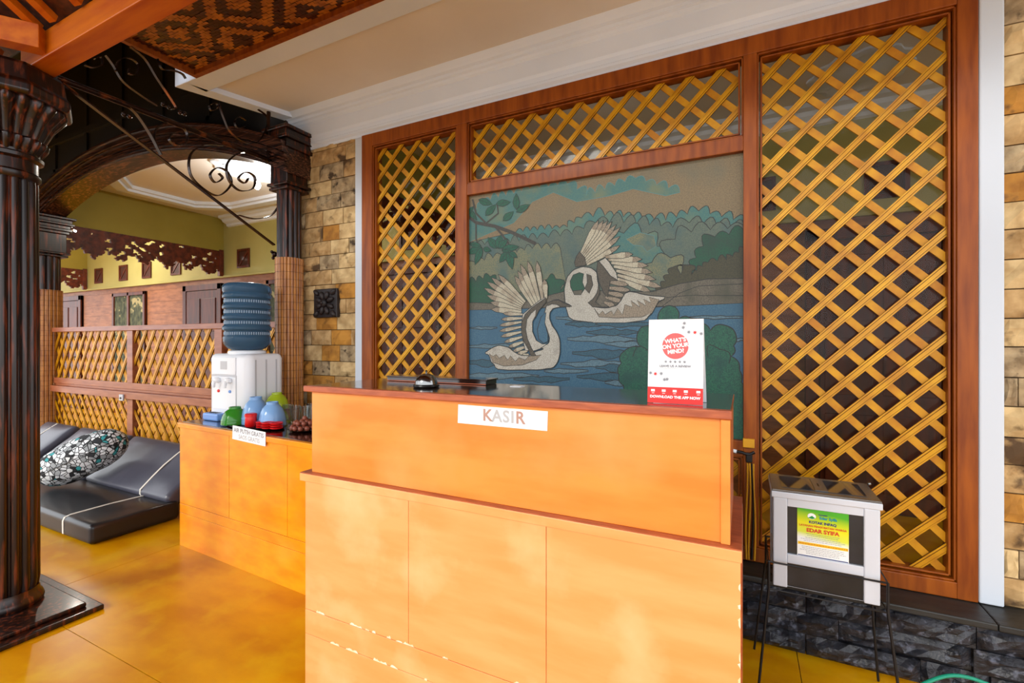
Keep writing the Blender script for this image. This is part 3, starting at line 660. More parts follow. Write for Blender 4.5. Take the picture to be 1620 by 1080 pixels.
# branch with leaves
bl = MB()
outline(bl, poly_m(A, [(30, 312), (90, 330), (170, 345), (240, 370), (345, 420)]), .02, 'art_branch', False)
outline(bl, poly_m(A, [(75, 230), (90, 290), (130, 330)]), .012, 'art_branch', False)
outline(bl, poly_m(A, [(90, 335), (90, 400), (110, 450)]), .010, 'art_branch', False)
outline(bl, poly_m(A, [(130, 335), (185, 290), (180, 250)]), .010, 'art_branch', False)
outline(bl, poly_m(A, [(170, 345), (200, 380), (230, 420)]), .012, 'art_branch', False)
def leaf(x0, y0, x1, y1, wd, m='art_leaf'):
    a, b = Vector((x0, y0)), Vector((x1, y1)); d = b - a; n = Vector((-d.y, d.x)).normalized() * wd
    T = [0, .2, .45, .75, 1]; Hh = [0, .7, 1, .6, 0]
    P = [a + d * t + n * h for t, h in zip(T, Hh)] + [a + d * t - n * h for t, h in zip(T[::-1], Hh[::-1])][1:-1]
    shape(bl, poly_m(A, [tuple(p) for p in P]), m, wd=.003); outline(bl, poly_m(A, [(x0, y0), tuple(a + d * .9)]), .002, closed=False)
for L in ((100, 232, 160, 252, 16), (175, 250, 238, 242, 15), (130, 300, 175, 252, 15), (262, 275, 262, 205, 15), (262, 285, 320, 252, 15), (205, 322, 250, 282, 15), (50, 270, 95, 320, 13), (45, 300, 80, 260, 10),
          (180, 440, 140, 392, 17), (185, 440, 195, 382, 18), (185, 440, 225, 400, 15), (200, 445, 275, 432, 17), (200, 448, 262, 470, 12), (115, 435, 50, 462, 17), (115, 435, 85, 510, 15), (112, 430, 60, 420, 12), (120, 440, 155, 450, 12),
          (225, 455, 190, 500, 15), (228, 452, 245, 530, 17), (232, 455, 268, 480, 12)): leaf(*L)
bl.build('leafy_branch', 'art_leaf', pic, recalc=False)
def feather(mb, F, b, t, wd, m):
    a, c = Vector(F(*b)), Vector(F(*t)); d = c - a; n = Vector((-d.y, d.x)).normalized() * wd
    T = [0, .3, .6, .85, 1]; Hh = [.45, .7, 1, .75, 0]
    P = [a + d * s_ + n * h for s_, h in zip(T, Hh)] + [a + d * s_ - n * h for s_, h in zip(T[::-1], Hh[::-1])]
    shape(mb, [tuple(p) for p in P], m, wd=.0028)
    if m == 'art_feather':
        P2 = [a + d * s_ + n * h * .8 for s_, h in zip((.72, .85, .97), (1, .75, .1))] + [a + d * s_ - n * h * .8 for s_, h in zip((.97, .85, .72), (.1, .75, 1))]
        shape(mb, [tuple(p) for p in P2], 'art_fshade', None)
def fan(mb, F, bases, tips, wd, m, rev=False):
    L = list(zip(bases, tips)); 
    for b, t in (L[::-1] if rev else L): feather(mb, F, b, t, wd, m)
s2 = MB()
fan(s2, Cc, [(205, 360), (210, 370), (215, 385), (222, 400), (228, 415), (235, 430), (240, 440), (250, 455)], [(345, 95), (385, 95), (420, 95), (455, 105), (490, 130), (525, 150), (520, 225), (520, 300)], .016, 'art_feather', True)
shape(s2, poly_m(Cc, [(190, 350), (235, 400), (245, 460), (160, 475), (150, 440), (165, 390)]), 'art_sdark')
fan(s2, Cc, [(400, 395), (425, 415), (450, 440), (470, 470), (490, 505), (500, 540), (500, 570)], [(625, 370), (700, 412), (750, 465), (785, 520), (812, 578), (860, 640), (770, 675)], .017, 'art_feather', True)
fan(s2, Cc, [(395, 590), (400, 640), (405, 680), (400, 720), (390, 760)], [(590, 620), (605, 665), (560, 710), (540, 755), (480, 795)], .014, 'art_fshade')
shape(s2, poly_m(Cc, [(340, 430), (385, 420), (440, 470), (465, 540), (500, 580), (440, 590), (420, 720), (390, 690), (350, 600), (330, 500)]), 'art_sdark')
shape(s2, poly_m(Cc, [(350, 430), (400, 400), (430, 430), (490, 520), (500, 580), (440, 545), (400, 490)]), 'art_swan')
shape(s2, poly_m(Cc, [(335, 560), (330, 520), (290, 485), (220, 472), (150, 495), (95, 550), (68, 650), (75, 770), (100, 870), (140, 905), (300, 925), (560, 925), (720, 905), (780, 850), (830, 760), (885, 718), (720, 700), (610, 675), (560, 690), (500, 780), (430, 805), (320, 800), (300, 740), (340, 690), (345, 620)]), 'art_swan', wd=.005)
shape(s2, poly_m(Cc, [(150, 700), (120, 640), (115, 590), (140, 540), (190, 520), (225, 530), (215, 600), (235, 650), (200, 700)]), 'art_tree')
shape(s2, poly_m(Cc, [(150, 700), (135, 670), (215, 660), (205, 700)]), 'art_land')
shape(s2, poly_m(Cc, [(250, 530), (285, 545), (300, 620), (270, 690), (235, 650), (255, 600)]), 'art_sdark')
shape(s2, poly_m(Cc, [(350, 620), (355, 690), (320, 760), (380, 800), (300, 800), (260, 765), (300, 735), (330, 690)]), 'art_sdark')
shape(s2, poly_m(Cc, [(310, 810), (350, 860), (380, 830), (400, 860), (450, 830), (470, 865), (500, 810), (540, 860), (560, 780), (620, 800), (610, 750), (680, 800), (660, 745), (730, 790), (710, 735), (770, 765), (755, 720), (840, 740), (780, 850), (700, 880), (500, 890), (350, 880)]), 'art_fshade', wd=.003)
shape(s2, poly_m(Cc, [(330, 880), (500, 895), (700, 885), (770, 850), (720, 905), (560, 925), (300, 925)]), 'art_swan', None)
s2.build('painted_swan', 'art_swan', pic, recalc=False)
s1 = MB()
fan(s1, B, [(470, 400), (458, 415), (448, 428), (442, 440), (438, 452), (438, 466), (440, 478)], [(250, 175), (195, 200), (160, 235), (135, 285), (158, 345), (185, 400), (192, 458)], .017, 'art_feather')
fan(s1, B, [(545, 450), (560, 435), (575, 420), (590, 405), (612, 390), (640, 372)], [(385, 185), (410, 145), (432, 92), (490, 65), (565, 68), (625, 215)], .018, 'art_feather')
fan(s1, B, [(450, 500), (448, 530), (446, 560), (444, 600), (446, 640), (452, 680), (465, 720), (480, 760), (490, 795), (500, 825)], [(290, 492), (275, 540), (262, 590), (262, 635), (272, 680), (300, 725), (335, 765), (370, 800), (405, 822), (440, 838)], .0125, 'art_feather')
shape(s1, poly_m(B, [(145, 812), (180, 785), (250, 752), (330, 765), (420, 825), (500, 835), (560, 800), (620, 780), (590, 765), (640, 745), (662, 730), (668, 690), (648, 620), (628, 560), (626, 500), (640, 440), (665, 405), (700, 385), (740, 380), (770, 395), (850, 435), (760, 440), (700, 452), (675, 480), (668, 530), (690, 590), (730, 650), (752, 710), (754, 800), (740, 870), (700, 930), (600, 948), (450, 950), (250, 945), (195, 885), (175, 830)]), 'art_swan', wd=.005)
shape(s1, poly_m(B, [(640, 360), (600, 400), (560, 500), (530, 560), (530, 640), (560, 710), (610, 740), (645, 742), (590, 780), (530, 800), (470, 790), (450, 700), (440, 600), (450, 500), (520, 440), (590, 385)]), 'art_swan')
shape(s1, poly_m(B, [(640, 365), (560, 420), (520, 450), (470, 500), (445, 560), (440, 640), (460, 720), (500, 790), (520, 845), (560, 835), (525, 780), (490, 700), (475, 620), (485, 540), (520, 490), (560, 460), (550, 540), (580, 470), (640, 400)]), 'art_sdark')
shape(s1, poly_m(B, [(600, 520), (640, 480), (630, 570), (655, 660), (655, 720), (620, 735), (580, 700), (570, 620)]), 'art_water')
shape(s1, poly_m(B, [(645, 410), (700, 385), (745, 385), (770, 400), (850, 435), (760, 440), (730, 420), (690, 415), (655, 430)]), 'art_sdark')
shape(s1, poly_m(B, [(180, 818), (210, 840), (235, 825), (260, 855), (300, 830), (330, 870), (350, 835), (390, 880), (420, 850), (470, 870), (500, 840), (600, 830), (560, 870), (450, 910), (300, 920), (210, 890)]), 'art_fshade', wd=.003)
s1.build('painted_swan', 'art_swan', pic, recalc=False)

# ------------------------------------------------------------------ carved stone flower on the wall
rl = thing('carved_flower_tile', 'small black carved stone flower tile on the tan stone wall', 'wall ornament', (-2.735, 2.47, 1.6))
box('tile', 'relief', -2.855, -2.622, 2.462, 2.50, 1.495, 1.705, rl, .006)
for k in range(8):
    t = k * PI / 4 + PI / 8; c = Vector((-2.738 + .062 * math.cos(t), 2.455, 1.60 + .058 * math.sin(t)))
    mb = MB().ball((0, 0, 0), .034, n=10, sc=(1, .5, .55)); rm = Matrix.Translation(c) @ Matrix.Rotation(-t, 4, 'Y'); mb.v = [tuple(rm @ Vector(v)) for v in mb.v]
    mb.build('petal', 'relief', rl, smooth=60)
for sx_ in (-1, 1):
    for sz in (-1, 1):
        mb = MB().ball((0, 0, 0), .03, n=10, sc=(1, .6, .6)); rm = Matrix.Translation((-2.738 + sx_ * .085, 2.458, 1.6 + sz * .078)) @ Matrix.Rotation(-sx_ * sz * PI / 4, 4, 'Y'); mb.v = [tuple(rm @ Vector(v)) for v in mb.v]
        mb.build('petal', 'relief', rl, smooth=60)
MB().ball((-2.738, 2.45, 1.60), .03, sc=(1, .7, 1)).ball((-2.738, 2.43, 1.60), .012).build('flower_centre', 'relief', rl, smooth=60)

# ------------------------------------------------------------------ cash counter
ct = thing('cash_counter', 'large orange wooden cash counter with raised front and dark varnished top', 'counter', (-.76, 1.5, 0))
box('carcass', 'seam', -1.50, -.012, 1.285, 1.66, .004, .80, ct)
MB().box(-1.518, -1.500, 1.272, 1.68, .0, .80).build('side_panel', 'counter_low', ct, bevel=.002)
MB().box(-.014, -.003, 1.276, 1.68, .0, .80).build('side_panel', 'edge', ct, bevel=.002)
g_ = .0015
for a, b in ((-1.516, -1.018), (-1.018, -.516), (-.516, -.006)):
    MB().box(a + g_ / 2, b - g_ / 2, 1.268, 1.286, .292, .782).build('front_panel', 'counter_low', ct, bevel=.0012)
MB().box(-1.516, -.006, 1.268, 1.286, .198, .290).build('front_rail', 'counter_low', ct, bevel=.0012)
MB().box(-1.516, -.006, 1.268, 1.286, .0, .1965).build('kick_board', 'counter_low', ct, bevel=.0012)
MB().box(-1.540, -.004, 1.262, 1.30, .783, .812).build('lip', 'counter_low', ct, bevel=.002)
MB().box(-1.540, -.004, 1.264, 1.70, .812, .815).build('lip_top', 'edge', ct)
MB().box(-1.503, -.052, 1.288, 1.302, .815, 1.126).build('upper_front', 'counter', ct, bevel=.0015)
MB().box(-.052, -.030, 1.280, 1.302, .815, 1.126).build('corner_post', 'counter', ct, bevel=.002)
MB().box(-.045, -.030, 1.302, 1.66, .815, 1.126).build('side_panel', 'edge', ct, bevel=.001)
MB().box(-1.503, -1.488, 1.302, 1.66, .815, 1.126).build('side_panel', 'counter', ct, bevel=.001)
MB().box(-1.532, -.026, 1.272, 1.30, 1.126, 1.149).build('top_edging', 'edge', ct, bevel=.003)
MB().box(-1.530, -.028, 1.30, 1.70, 1.130, 1.148).build('countertop', 'darktop', ct, bevel=.002)
q = random.Random(4)
for k in range(34):      # chipped veneer along the joints
    x = q.uniform(-1.5, -.5); zz = q.choice((.292, .1965, .1965)) ; l = q.uniform(.012, .05)
    p = [(x + l * i / 5, zz + (q.uniform(.003, .010) if 0 < i < 5 else 0) * 1) for i in range(6)] + [(x + l, zz), (x, zz)]
    MB().xz([(x, zz)] + p[1:5] + [(x + l, zz)], 1.2676 - k * .00002, 1.2677 - k * .00002).build('chipped_edge', 'counter_wear', ct)
for k in range(14):
    z = q.uniform(.15, .75); l = q.uniform(.01, .03)
    MB().xz([(-.0072, z), (-.0072, z + l), (-.006 - q.uniform(.003, .008), z + l * .7), (-.006 - q.uniform(.002, .008), z + l * .3)], 1.2676 - k * .00002, 1.2677 - k * .00002).build('chipped_edge', 'counter_wear', ct)
# KASIR sign
sg = thing('paper_sign', 'white paper sign reading KASIR taped to the front of the cash counter', 'sign', (-.67, 1.286, 1.09))
def quad_xz(name, m, pts, y0, y1, parent): return MB().xz(pts, y0, y1).build(name, m, parent)
quad_xz('paper', 'paper', [(-.832, 1.056), (-.520, 1.056), (-.518, 1.114), (-.830, 1.116)], 1.2862, 1.2876, sg)
text('letter', 'K', 'brown_ink', .052, (-.722, 1.2858, 1.087), parent=sg, bold=.0012)
for ch, x, m in (('A', -.688, 'pale_ink'), ('S', -.656, 'pale_ink'), ('I', -.634, 'pale_ink'), ('R', -.608, 'brown_ink')):
    text('letter', ch, m, .052, (x, 1.2858, 1.087), parent=sg, bold=.0012)
# bell
bl_ = thing('counter_bell', 'small chrome call bell on the cash counter', 'bell', (-1.075, 1.445, 1.149))
MB().lathe(-1.075, 1.445, [(.047, 1.149), (.05, 1.153), (.048, 1.158), (.042, 1.160)], 32).build('base', 'bellbase', bl_, smooth=40)
MB().lathe(-1.075, 1.445, [(.042, 1.160), (.041, 1.170), (.036, 1.183), (.026, 1.193), (.012, 1.199), (.004, 1.2)], 32).build('dome', 'chrome', bl_, smooth=60)
MB().lathe(-1.075, 1.445, [(.0035, 1.199), (.0035, 1.206), (.005, 1.208), (.003, 1.212)], 12).build('button', 'chrome', bl_, smooth=60)
# dark box at the back of the counter
db = thing('dark_wood_box', 'flat dark brown wooden box at the back left of the cash counter top', 'box', (-1.2, 1.6, 1.149))
box('body', 'darktop', -1.40, -.905, 1.60, 1.69, 1.1485, 1.166, db, .002); box('lid', 'darktop', -1.405, -.90, 1.598, 1.694, 1.166, 1.171, db, .001)
box('edge_strip', 'edge', -1.40, -.905, 1.5985, 1.60, 1.150, 1.153, db)
pp = box('paper_slip', 'paper', -.80, -.755, 1.60, 1.64, 1.1485, 1.1500); tag(pp, 'tiny white paper slip on the dark counter top', 'paper')
# tent card
tc_ = thing('tent_card', 'white and red tent card asking for a review on the cash counter', 'card', (-.172, 1.38, 1.149))
cardrot = math.radians(2)
a0, a1, b0, b1 = -.243, -.098, 1.149, 1.382
y0c, y1c = 1.352, 1.376   # foot and top of the front face
def cf(u, v, off=0):       # point on the front face
    return (a0 + (a1 - a0) * u, y0c + (y1c - y0c) * v - off, b0 + (b1 - b0) * v)
def card_quad(name, m, u0, u1, v0, v1, off, th=.0006):
    vs = [cf(u0, v0, off), cf(u1, v0, off), cf(u1, v1, off), cf(u0, v1, off)] + [(x, y + th, z) for x, y, z in (cf(u0, v0, off), cf(u1, v0, off), cf(u1, v1, off), cf(u0, v1, off))]
    return MB().add(vs, [(0, 1, 2, 3), (4, 7, 6, 5), (0, 4, 5, 1), (3, 2, 6, 7), (0, 3, 7, 4), (1, 5, 6, 2)]).build(name, m, tc_)
card_quad('front_leaf', 'paper', 0, 1, 0, 1, 0)
yb = 1.376 + .03
MB().add([(a0, 1.377, b1), (a1, 1.377, b1), (a1 + .004, yb + .02, b0), (a0 + .004, yb + .02, b0), (a0, 1.378, b1), (a1, 1.378, b1), (a1 + .004, yb + .021, b0), (a0 + .004, yb + .021, b0)], [(0, 1, 2, 3), (4, 7, 6, 5), (0, 4, 5, 1), (1, 5, 6, 2), (2, 6, 7, 3), (3, 7, 4, 0)]).build('back_leaf', 'paper', tc_)
card_quad('red_band', 'red_ink', 0, 1, 0, .19, .0007)
n = 32; crx, crz = .5, .68
vs = [cf(crx, crz, .0009)] + [cf(crx + .24 * math.cos(2 * PI * i / n), crz + .155 * math.sin(2 * PI * i / n), .0009) for i in range(n)]
MB().add(vs, [(0, 1 + i, 1 + (i + 1) % n) for i in range(n)]).build('red_disc', 'pink_ink', tc_)
tilt = math.atan2(y1c - y0c, b1 - b0)
def ctext(name, s_, m, size, u, v, sx=1, bold=.0003):
    x, y, z = cf(u, v, .0014); o = text(name, s_, m, size, (x, y, z), (PI / 2 - tilt, 0, 0), tc_, bold, sx, .0001); return o
for s_, v, u in (("WHAT'S", .745, .5), ('ON YOUR', .68, .5), ('MIND?', .615, .51)):
    x, y, z = cf(u, v, .0014)
    text('lettering', s_, 'white_ink', .0155, (x, y, z), (PI / 2 - tilt, math.radians(-7), 0), tc_, .0006, .98, .0001)
for k in range(5): ctext('star', '*', 'grey_ink', .016, .33 + k * .085, .48)
ctext('lettering', 'LEAVE US A REVIEW', 'grey_ink', .0088, .5, .44, 1.05)
card_quad('small_print_line', 'pale_ink', .25, .77, .412, .416, .0008)
ctext('lettering', 'DOWNLOAD THE APP NOW', 'white_ink', .0098, .5, .075, 1.02, .0004)
for k, u in enumerate((.1, .3, .5, .7, .92)):
    card_quad('icon', 'white_ink', u - .035, u + .035, .135, .162, .0010); card_quad('icon', 'white_ink', u - .025, u + .025, .115, .120, .0010)
q = random.Random(3)
for cu, cv, m in ((.64, .90, 'grey_ink'), (.66, .95, 'grey_ink'), (.74, .845, 'grey_ink'), (.85, .84, 'red_ink'), (.96, .825, 'grey_ink'), (.05, .355, 'grey_ink'), (.14, .345, 'red_ink'), (.25, .35, 'grey_ink'), (.31, .28, 'grey_ink'), (.36, .285, 'grey_ink')):
    vs = [cf(cu, cv, .0011)]; n = 14
    for i in range(n):
        r_ = (.045 if i % 2 else .018); vs.append(cf(min(max(cu + r_ * math.cos(2 * PI * i / n), .0), 1), cv + r_ * .62 * math.sin(2 * PI * i / n), .0011))
    MB().add(vs, [(0, 1 + i, 1 + (i + 1) % n) for i in range(n)]).build('flower_print', m, tc_)

# ------------------------------------------------------------------ second counter (slightly turned)
LO = Vector((-3.284, 1.781, 0)); LA = math.radians(-2.9)
def L2(x, y, z=0): v = Matrix.Rotation(LA, 3, 'Z') @ Vector((x, y, z)); return v + LO
c2 = bpy.data.objects.new('side_counter', None); COL.objects.link(c2); c2.location = LO; c2.rotation_euler = (0, 0, LA); c2['_base'] = (0, 0, 0)
tag(c2, 'lower amber wooden counter carrying the water dispenser', 'counter')
box('carcass', 'seam', .012, 1.44, .012, .50, .004, .76, c2)
MB().box(0, .012, .0, .51, 0, .765).build('side_panel', 'counter2', c2, bevel=.002)
MB().box(1.44, 1.452, .0, .51, 0, .765).build('side_panel', 'counter2', c2, bevel=.002)
for a, b in ((.0, .553), (.553, 1.093), (1.093, 1.452)):
    MB().box(a + .0014, b - .0014, -.006, .012, .2748, .765).build('front_panel', 'counter2', c2, bevel=.001)
MB().box(0, 1.452, -.006, .012, .2145, .2722).build('front_rail', 'counter2', c2, bevel=.001)
MB().box(0, 1.452, -.006, .012, .0, .2125).build('kick_board', 'counter2', c2, bevel=.001)
MB().box(-.012, 1.465, -.016, .014, .765, .795).build('top_edging', 'counter2', c2, bevel=.003)
MB().box(-.010, 1.463, .014, .53, .772, .797).build('countertop', 'darktop', c2, bevel=.002)
TZ = .797
# sign AIR PUTIH GRATIS
p0 = L2(.610, -.018); p1 = L2(.918, -.018)
s2g = bpy.data.objects.new('paper_sign', None); COL.objects.link(s2g); s2g.location = L2(.764, -.018, .77); s2g.rotation_euler = (0, 0, LA); s2g['_base'] = (0, 0, 0)
tag(s2g, 'white paper note reading AIR PUTIH GRATIS hanging from the side counter top', 'sign')
MB().xz([(-.155, -.018), (.158, -.028), (.160, .050), (-.150, .062)], -.0015, 0).build('paper', 'paper', s2g)
text('lettering', 'AIR PUTIH GRATIS', 'grey_ink', .035, (0.003, -.0022, .032), (PI / 2, math.radians(2), 0), s2g, .0006, .98, .0001)
text('lettering', 'SAOS GRATIS', 'pale_ink', .035, (.008, -.0022, -.002), (PI / 2, math.radians(2), 0), s2g, .0006, .95, .0001)

# ------------------------------------------------------------------ rounded box helper (cushions, dispenser)
def rbox(name, m, c, h, r, parent=None, n=10, puff=0, rx=0, wrinkle=0, seed=0, rzz=0):
    me = bmesh.new(); bmesh.ops.create_cube(me, size=2); bmesh.ops.subdivide_edges(me, edges=me.edges[:], cuts=n, use_grid_fill=True)
    rr_ = random.Random(seed); ph = [rr_.uniform(0, 6.28) for _ in range(6)]; vs = []
    for v in me.verts:
        p = [0, 0, 0]; o_ = [0, 0, 0]
        for a in range(3):
            s_ = v.co[a]; L = h[a]; inner = L - r
            # place grid lines densely at the corners
            t = abs(s_); k = 2 / (n + 1)
            e_ = L * t if t < 1 - k * 2 else (inner if t < 1 - k * 1.5 else L * 1)
            pos = math.copysign(min(L, inner * t / (1 - k * 2)) if t <= 1 - k * 2 + 1e-4 else inner + r * (t - (1 - 2 * k)) / (2 * k), s_) if n > 3 else s_ * L
            p[a] = pos
        P = Vector(p); Q = Vector([max(-(h[a] - r), min(h[a] - r, p[a])) for a in range(3)]); d_ = P - Q
        if d_.length > 1e-9: P = Q + d_.normalized() * min(r, max(abs(x) for x in d_) if True else r)
        if puff:
            P.z += math.copysign(puff * (1 - (P.x / h[0]) ** 2) * (1 - (P.y / h[1]) ** 2), P.z) * (abs(P.z) / h[2])
        if wrinkle:
            P += Vector((0, 0, wrinkle * math.sin(P.x * 9 + P.y * 14 + ph[0]) * math.sin(P.y * 11 - P.x * 5 + ph[1])))
        vs.append(P)
    rm = Matrix.Translation(c) @ Matrix.Rotation(rzz, 4, 'Z') @ Matrix.Rotation(rx, 4, 'X')
    mb = MB().add([tuple(rm @ v) for v in vs], [tuple(v.index for v in f.verts) for f in me.faces]); me.free()
    return mb.build(name, m, parent, smooth=70)

# ------------------------------------------------------------------ water dispenser
dp = thing('water_dispenser', 'white hot and cold water dispenser standing on the side counter', 'dispenser', (-3.07, 2.09, TZ))
dx0, dx1, dy0, dy1, dz1 = -3.275, -2.86, 1.95, 2.225, 1.235
def rrect(x0, x1, y0, y1, r, n=6):
    out = []
    for cx, cy, a in ((x1 - r, y0 + r, -PI / 2), (x1 - r, y1 - r, 0), (x0 + r, y1 - r, PI / 2), (x0 + r, y0 + r, PI)):
        out += [(cx + r * math.cos(a + PI / 2 * i / n), cy + r * math.sin(a + PI / 2 * i / n)) for i in range(n + 1)]
    return out
def extr(profile_levels):  # list of (inset, z) over the rounded rectangle footprint
    mb = MB(); n = None; vs = []
    for ins, z in profile_levels:
        p = rrect(dx0 + ins, dx1 - ins, dy0 + ins, dy1 - ins, max(.05 - ins, .008)); n = len(p); vs += [(a, b, z) for a, b in p]
    fs = [(i * n + j, i * n + (j + 1) % n, (i + 1) * n + (j + 1) % n, (i + 1) * n + j) for i in range(len(profile_levels) - 1) for j in range(n)]
    fs += [tuple(range(n))[::-1], tuple((len(profile_levels) - 1) * n + j for j in range(n))]
    return mb.add(vs, fs)
extr([(.004, TZ), (0, TZ + .01), (0, dz1 - .03), (.006, dz1 - .012), (.02, dz1), (.04, dz1 + .003)]).build('body', 'plastic', dp, smooth=40)
box('upper_panel', 'plastic', -3.225, -2.975, 1.943, 1.952, 1.10, 1.215, dp, .004)
box('brand_plate', 'plasticg', -3.13, -3.06, 1.9415, 1.944, 1.135, 1.19, dp, .002)
box('tap_recess', 'plasticg', -3.235, -2.97, 1.9475, 1.951, .87, 1.098, dp, .003)
box('recess_panel', 'plastic', -3.228, -2.977, 1.9465, 1.9478, .87, 1.085, dp, .003)
for x, mk in ((-3.155, 'red'), (-3.035, 'bluetray')):
    t = MB().lathe(x, 1.935, [(.022, 1.05), (.024, 1.06), (.02, 1.078), (.008, 1.082)], 20).build('tap', 'plastic', dp, smooth=50)
    MB().tube([(x, 1.948, 1.062), (x, 1.922, 1.058), (x, 1.912, 1.045), (x, 1.912, 1.015)], [.013, .013, .012, .009], 12).build('spout', 'plastic', t, smooth=50)
    MB().ball((x, 1.945, .99), .013, sc=(1.2, .35, .8)).build('marker', mk, t, smooth=60)
tr_ = MB(); tr_.box(-3.235, -3.07, 1.885, 1.952, TZ, TZ + .05).build('drip_tray', 'bluetray', dp, bevel=.012)
for x in (-3.2, -3.18, -3.16, -3.14, -3.12): box('grille_bar', 'blackplastic', x, x + .008, 1.90, 1.94, TZ + .05, TZ + .0515, dp)
for y in (2.0, 2.075, 2.15): box('side_groove', 'plasticg', dx1 - .001, dx1 + .0015, y, y + .012, .86, 1.20, dp, .0008)
MB().lathe(-3.06, 2.085, [(.115, dz1), (.118, dz1 + .012), (.112, dz1 + .022), (.10, dz1 + .026)], 36).build('bottle_collar', 'plastic', dp, smooth=50)
wb = thing('water_bottle', 'upturned ribbed blue water bottle on top of the dispenser', 'bottle', (-3.06, 2.085, 1.25))
pr = [(.03, 1.258), (.09, 1.262), (.118, 1.275), (.140, 1.30), (.146, 1.325), (.146, 1.345)]
z = 1.352
for k in range(4):
    pr += [(.141, z + .006), (.138, z + .012), (.138, z + .032), (.140, z + .040), (.149, z + .046), (.151, z + .056), (.149, z + .066)]; z += .072
pr += [(.144, z + .008), (.150, z + .022), (.150, z + .050), (.142, z + .064), (.122, z + .074), (.10, z + .074), (.02, z + .066)]
MB().lathe(-3.06, 2.085, pr, 48).build('bottle_body', 'bottle', wb, smooth=40)
z = 1.352
for k in range(4):
    gl = MB()
    for j in range(60):
        t = 2 * PI * j / 60; c_, s_ = math.cos(t), math.sin(t); w_ = .0042
        r0_, r1_ = .1375, .1405
        gl.add([(-3.06 + c_ * r0_ - s_ * w_, 2.085 + s_ * r0_ + c_ * w_, z + .013), (-3.06 + c_ * r0_ + s_ * w_, 2.085 + s_ * r0_ - c_ * w_, z + .013), (-3.06 + c_ * r1_, 2.085 + s_ * r1_, z + .013),
                (-3.06 + c_ * r0_ - s_ * w_, 2.085 + s_ * r0_ + c_ * w_, z + .031), (-3.06 + c_ * r0_ + s_ * w_, 2.085 + s_ * r0_ - c_ * w_, z + .031), (-3.06 + c_ * r1_, 2.085 + s_ * r1_, z + .031)],
               [(0, 1, 2), (3, 5, 4), (0, 2, 5, 3), (1, 4, 5, 2)])
    gl.build('ribbed_band', 'bottlelite', wb); z += .072

# ------------------------------------------------------------------ things on the side counter
ty = TZ + .0005
tray = MB().lathe(-2.70, 1.885, [(.20, ty), (.225, ty + .006), (.23, ty + .014), (.224, ty + .014), (.2, ty + .006)], 40)
tray.v = [(-2.70 + (x + 2.70) * 1.05, 1.885 + (y - 1.885) * .45, z_) for x, y, z_ in tray.v]
tag(tray.build('serving_tray', 'tray', smooth=40), 'black oval serving tray under the coloured bowls on the side counter', 'tray')
def bowl(x, y, r, h, m, label, z0):
    b_ = thing('bowl', label, 'bowl', (x, y, z0), 'upturned bowls on the side counter')
    pf = [(r, 0), (r * 1.0, h * .08), (r * .97, h * .25), (r * .88, h * .5), (r * .70, h * .74), (r * .46, h * .88), (r * .42, h * .9)]
    MB().lathe(x, y, [(a, z0 + b) for a, b in pf], 36).build('shell', m, b_, smooth=50)
    MB().lathe(x, y, [(r * .44, z0 + h * .88), (r * .43, z0 + h), (r * .38, z0 + h), (r * .37, z0 + h * .93), (.002, z0 + h * .92)], 28, cap=False).build('foot_ring', m, b_, smooth=40)
    MB().lathe(x, y, [(r * .99, z0 + h * .2), (r * 1.0, z0 + h * .23), (r * .975, z0 + h * .26)], 36, cap=False).build('rim_line', m, b_, smooth=50)
    return b_
B0 = ty + .008
bowl(-2.865, 1.87, .078, .105, 'gbowl', 'green bowl upside down at the front left of the black tray', B0)
bowl(-2.765, 1.94, .083, .165, 'bbowl', 'light blue bowl upside down behind the red jar, next to the dispenser', B0)
bowl(-2.595, 1.93, .078, .145, 'bbowl', 'light blue bowl upside down behind the stack of red saucers', B0)
bowl(-2.785, 2.105, .072, .105, 'lbowl', 'lime green bowl upside down, highest at the back of the bowls', ty + .078)
bowl(-2.785, 2.105, .073, .085, 'lbowl', 'lime green bowl below the topmost lime bowl, mostly hidden', ty)
rj = thing('red_jar', 'small red plastic jar on the tray beside the green bowl', 'jar', (-2.715, 1.86, B0))
MB().lathe(-2.675, 1.845, [(.028, B0), (.033, B0 + .01), (.031, B0 + .065), (.029, B0 + .07)], 24).build('body', 'red', rj, smooth=40)
MB().lathe(-2.675, 1.845, [(.034, B0 + .062), (.034, B0 + .076), (.028, B0 + .08)], 12).build('lid', 'red', rj, smooth=20)
for k, (x, y) in enumerate(((-2.575, 1.85), (-2.52, 1.845), (-2.468, 1.86))):
    for j in range(3):
        zz = B0 + j * .013; s_ = MB().lathe(x + R.uniform(-.003, .003), y, [(.022, zz), (.034, zz + .004), (.036, zz + .0125), (.030, zz + .0125), (.02, zz + .005)], 24)
        tag(s_.build('saucer', 'red', smooth=40), ['left', 'middle', 'right'][k] + ' pile of red saucers on the black tray, ' + ['bottom', 'middle', 'top'][j] + ' one', 'saucer', 'red saucers on the tray')
for k, (x, y) in enumerate(((-2.675, 2.10), (-2.57, 2.19), (-2.59, 2.09), (-2.505, 2.10))):
    g_ = thing('drinking_glass', ['leftmost clear glass right of the lime bowl', 'second clear glass right of the bowls, further back', 'third clear glass, in front beside the beads', 'rightmost clear glass near the big counter'][k], 'glass', (x, y, TZ), 'clear glasses on the side counter')
    MB().lathe(x, y, [(.024, ty), (.026, ty + .01), (.034, ty + .11), (.032, ty + .11), (.0245, ty + .012), (.002, ty + .011)], 20).build('glass_wall', 'glass', g_, smooth=40)
bk = thing('salak_basket', 'small pile of round brown fruit on a saucer at the right of the side counter', 'fruit', (-2.32, 1.93, TZ))
for o_ in [bk]: pass
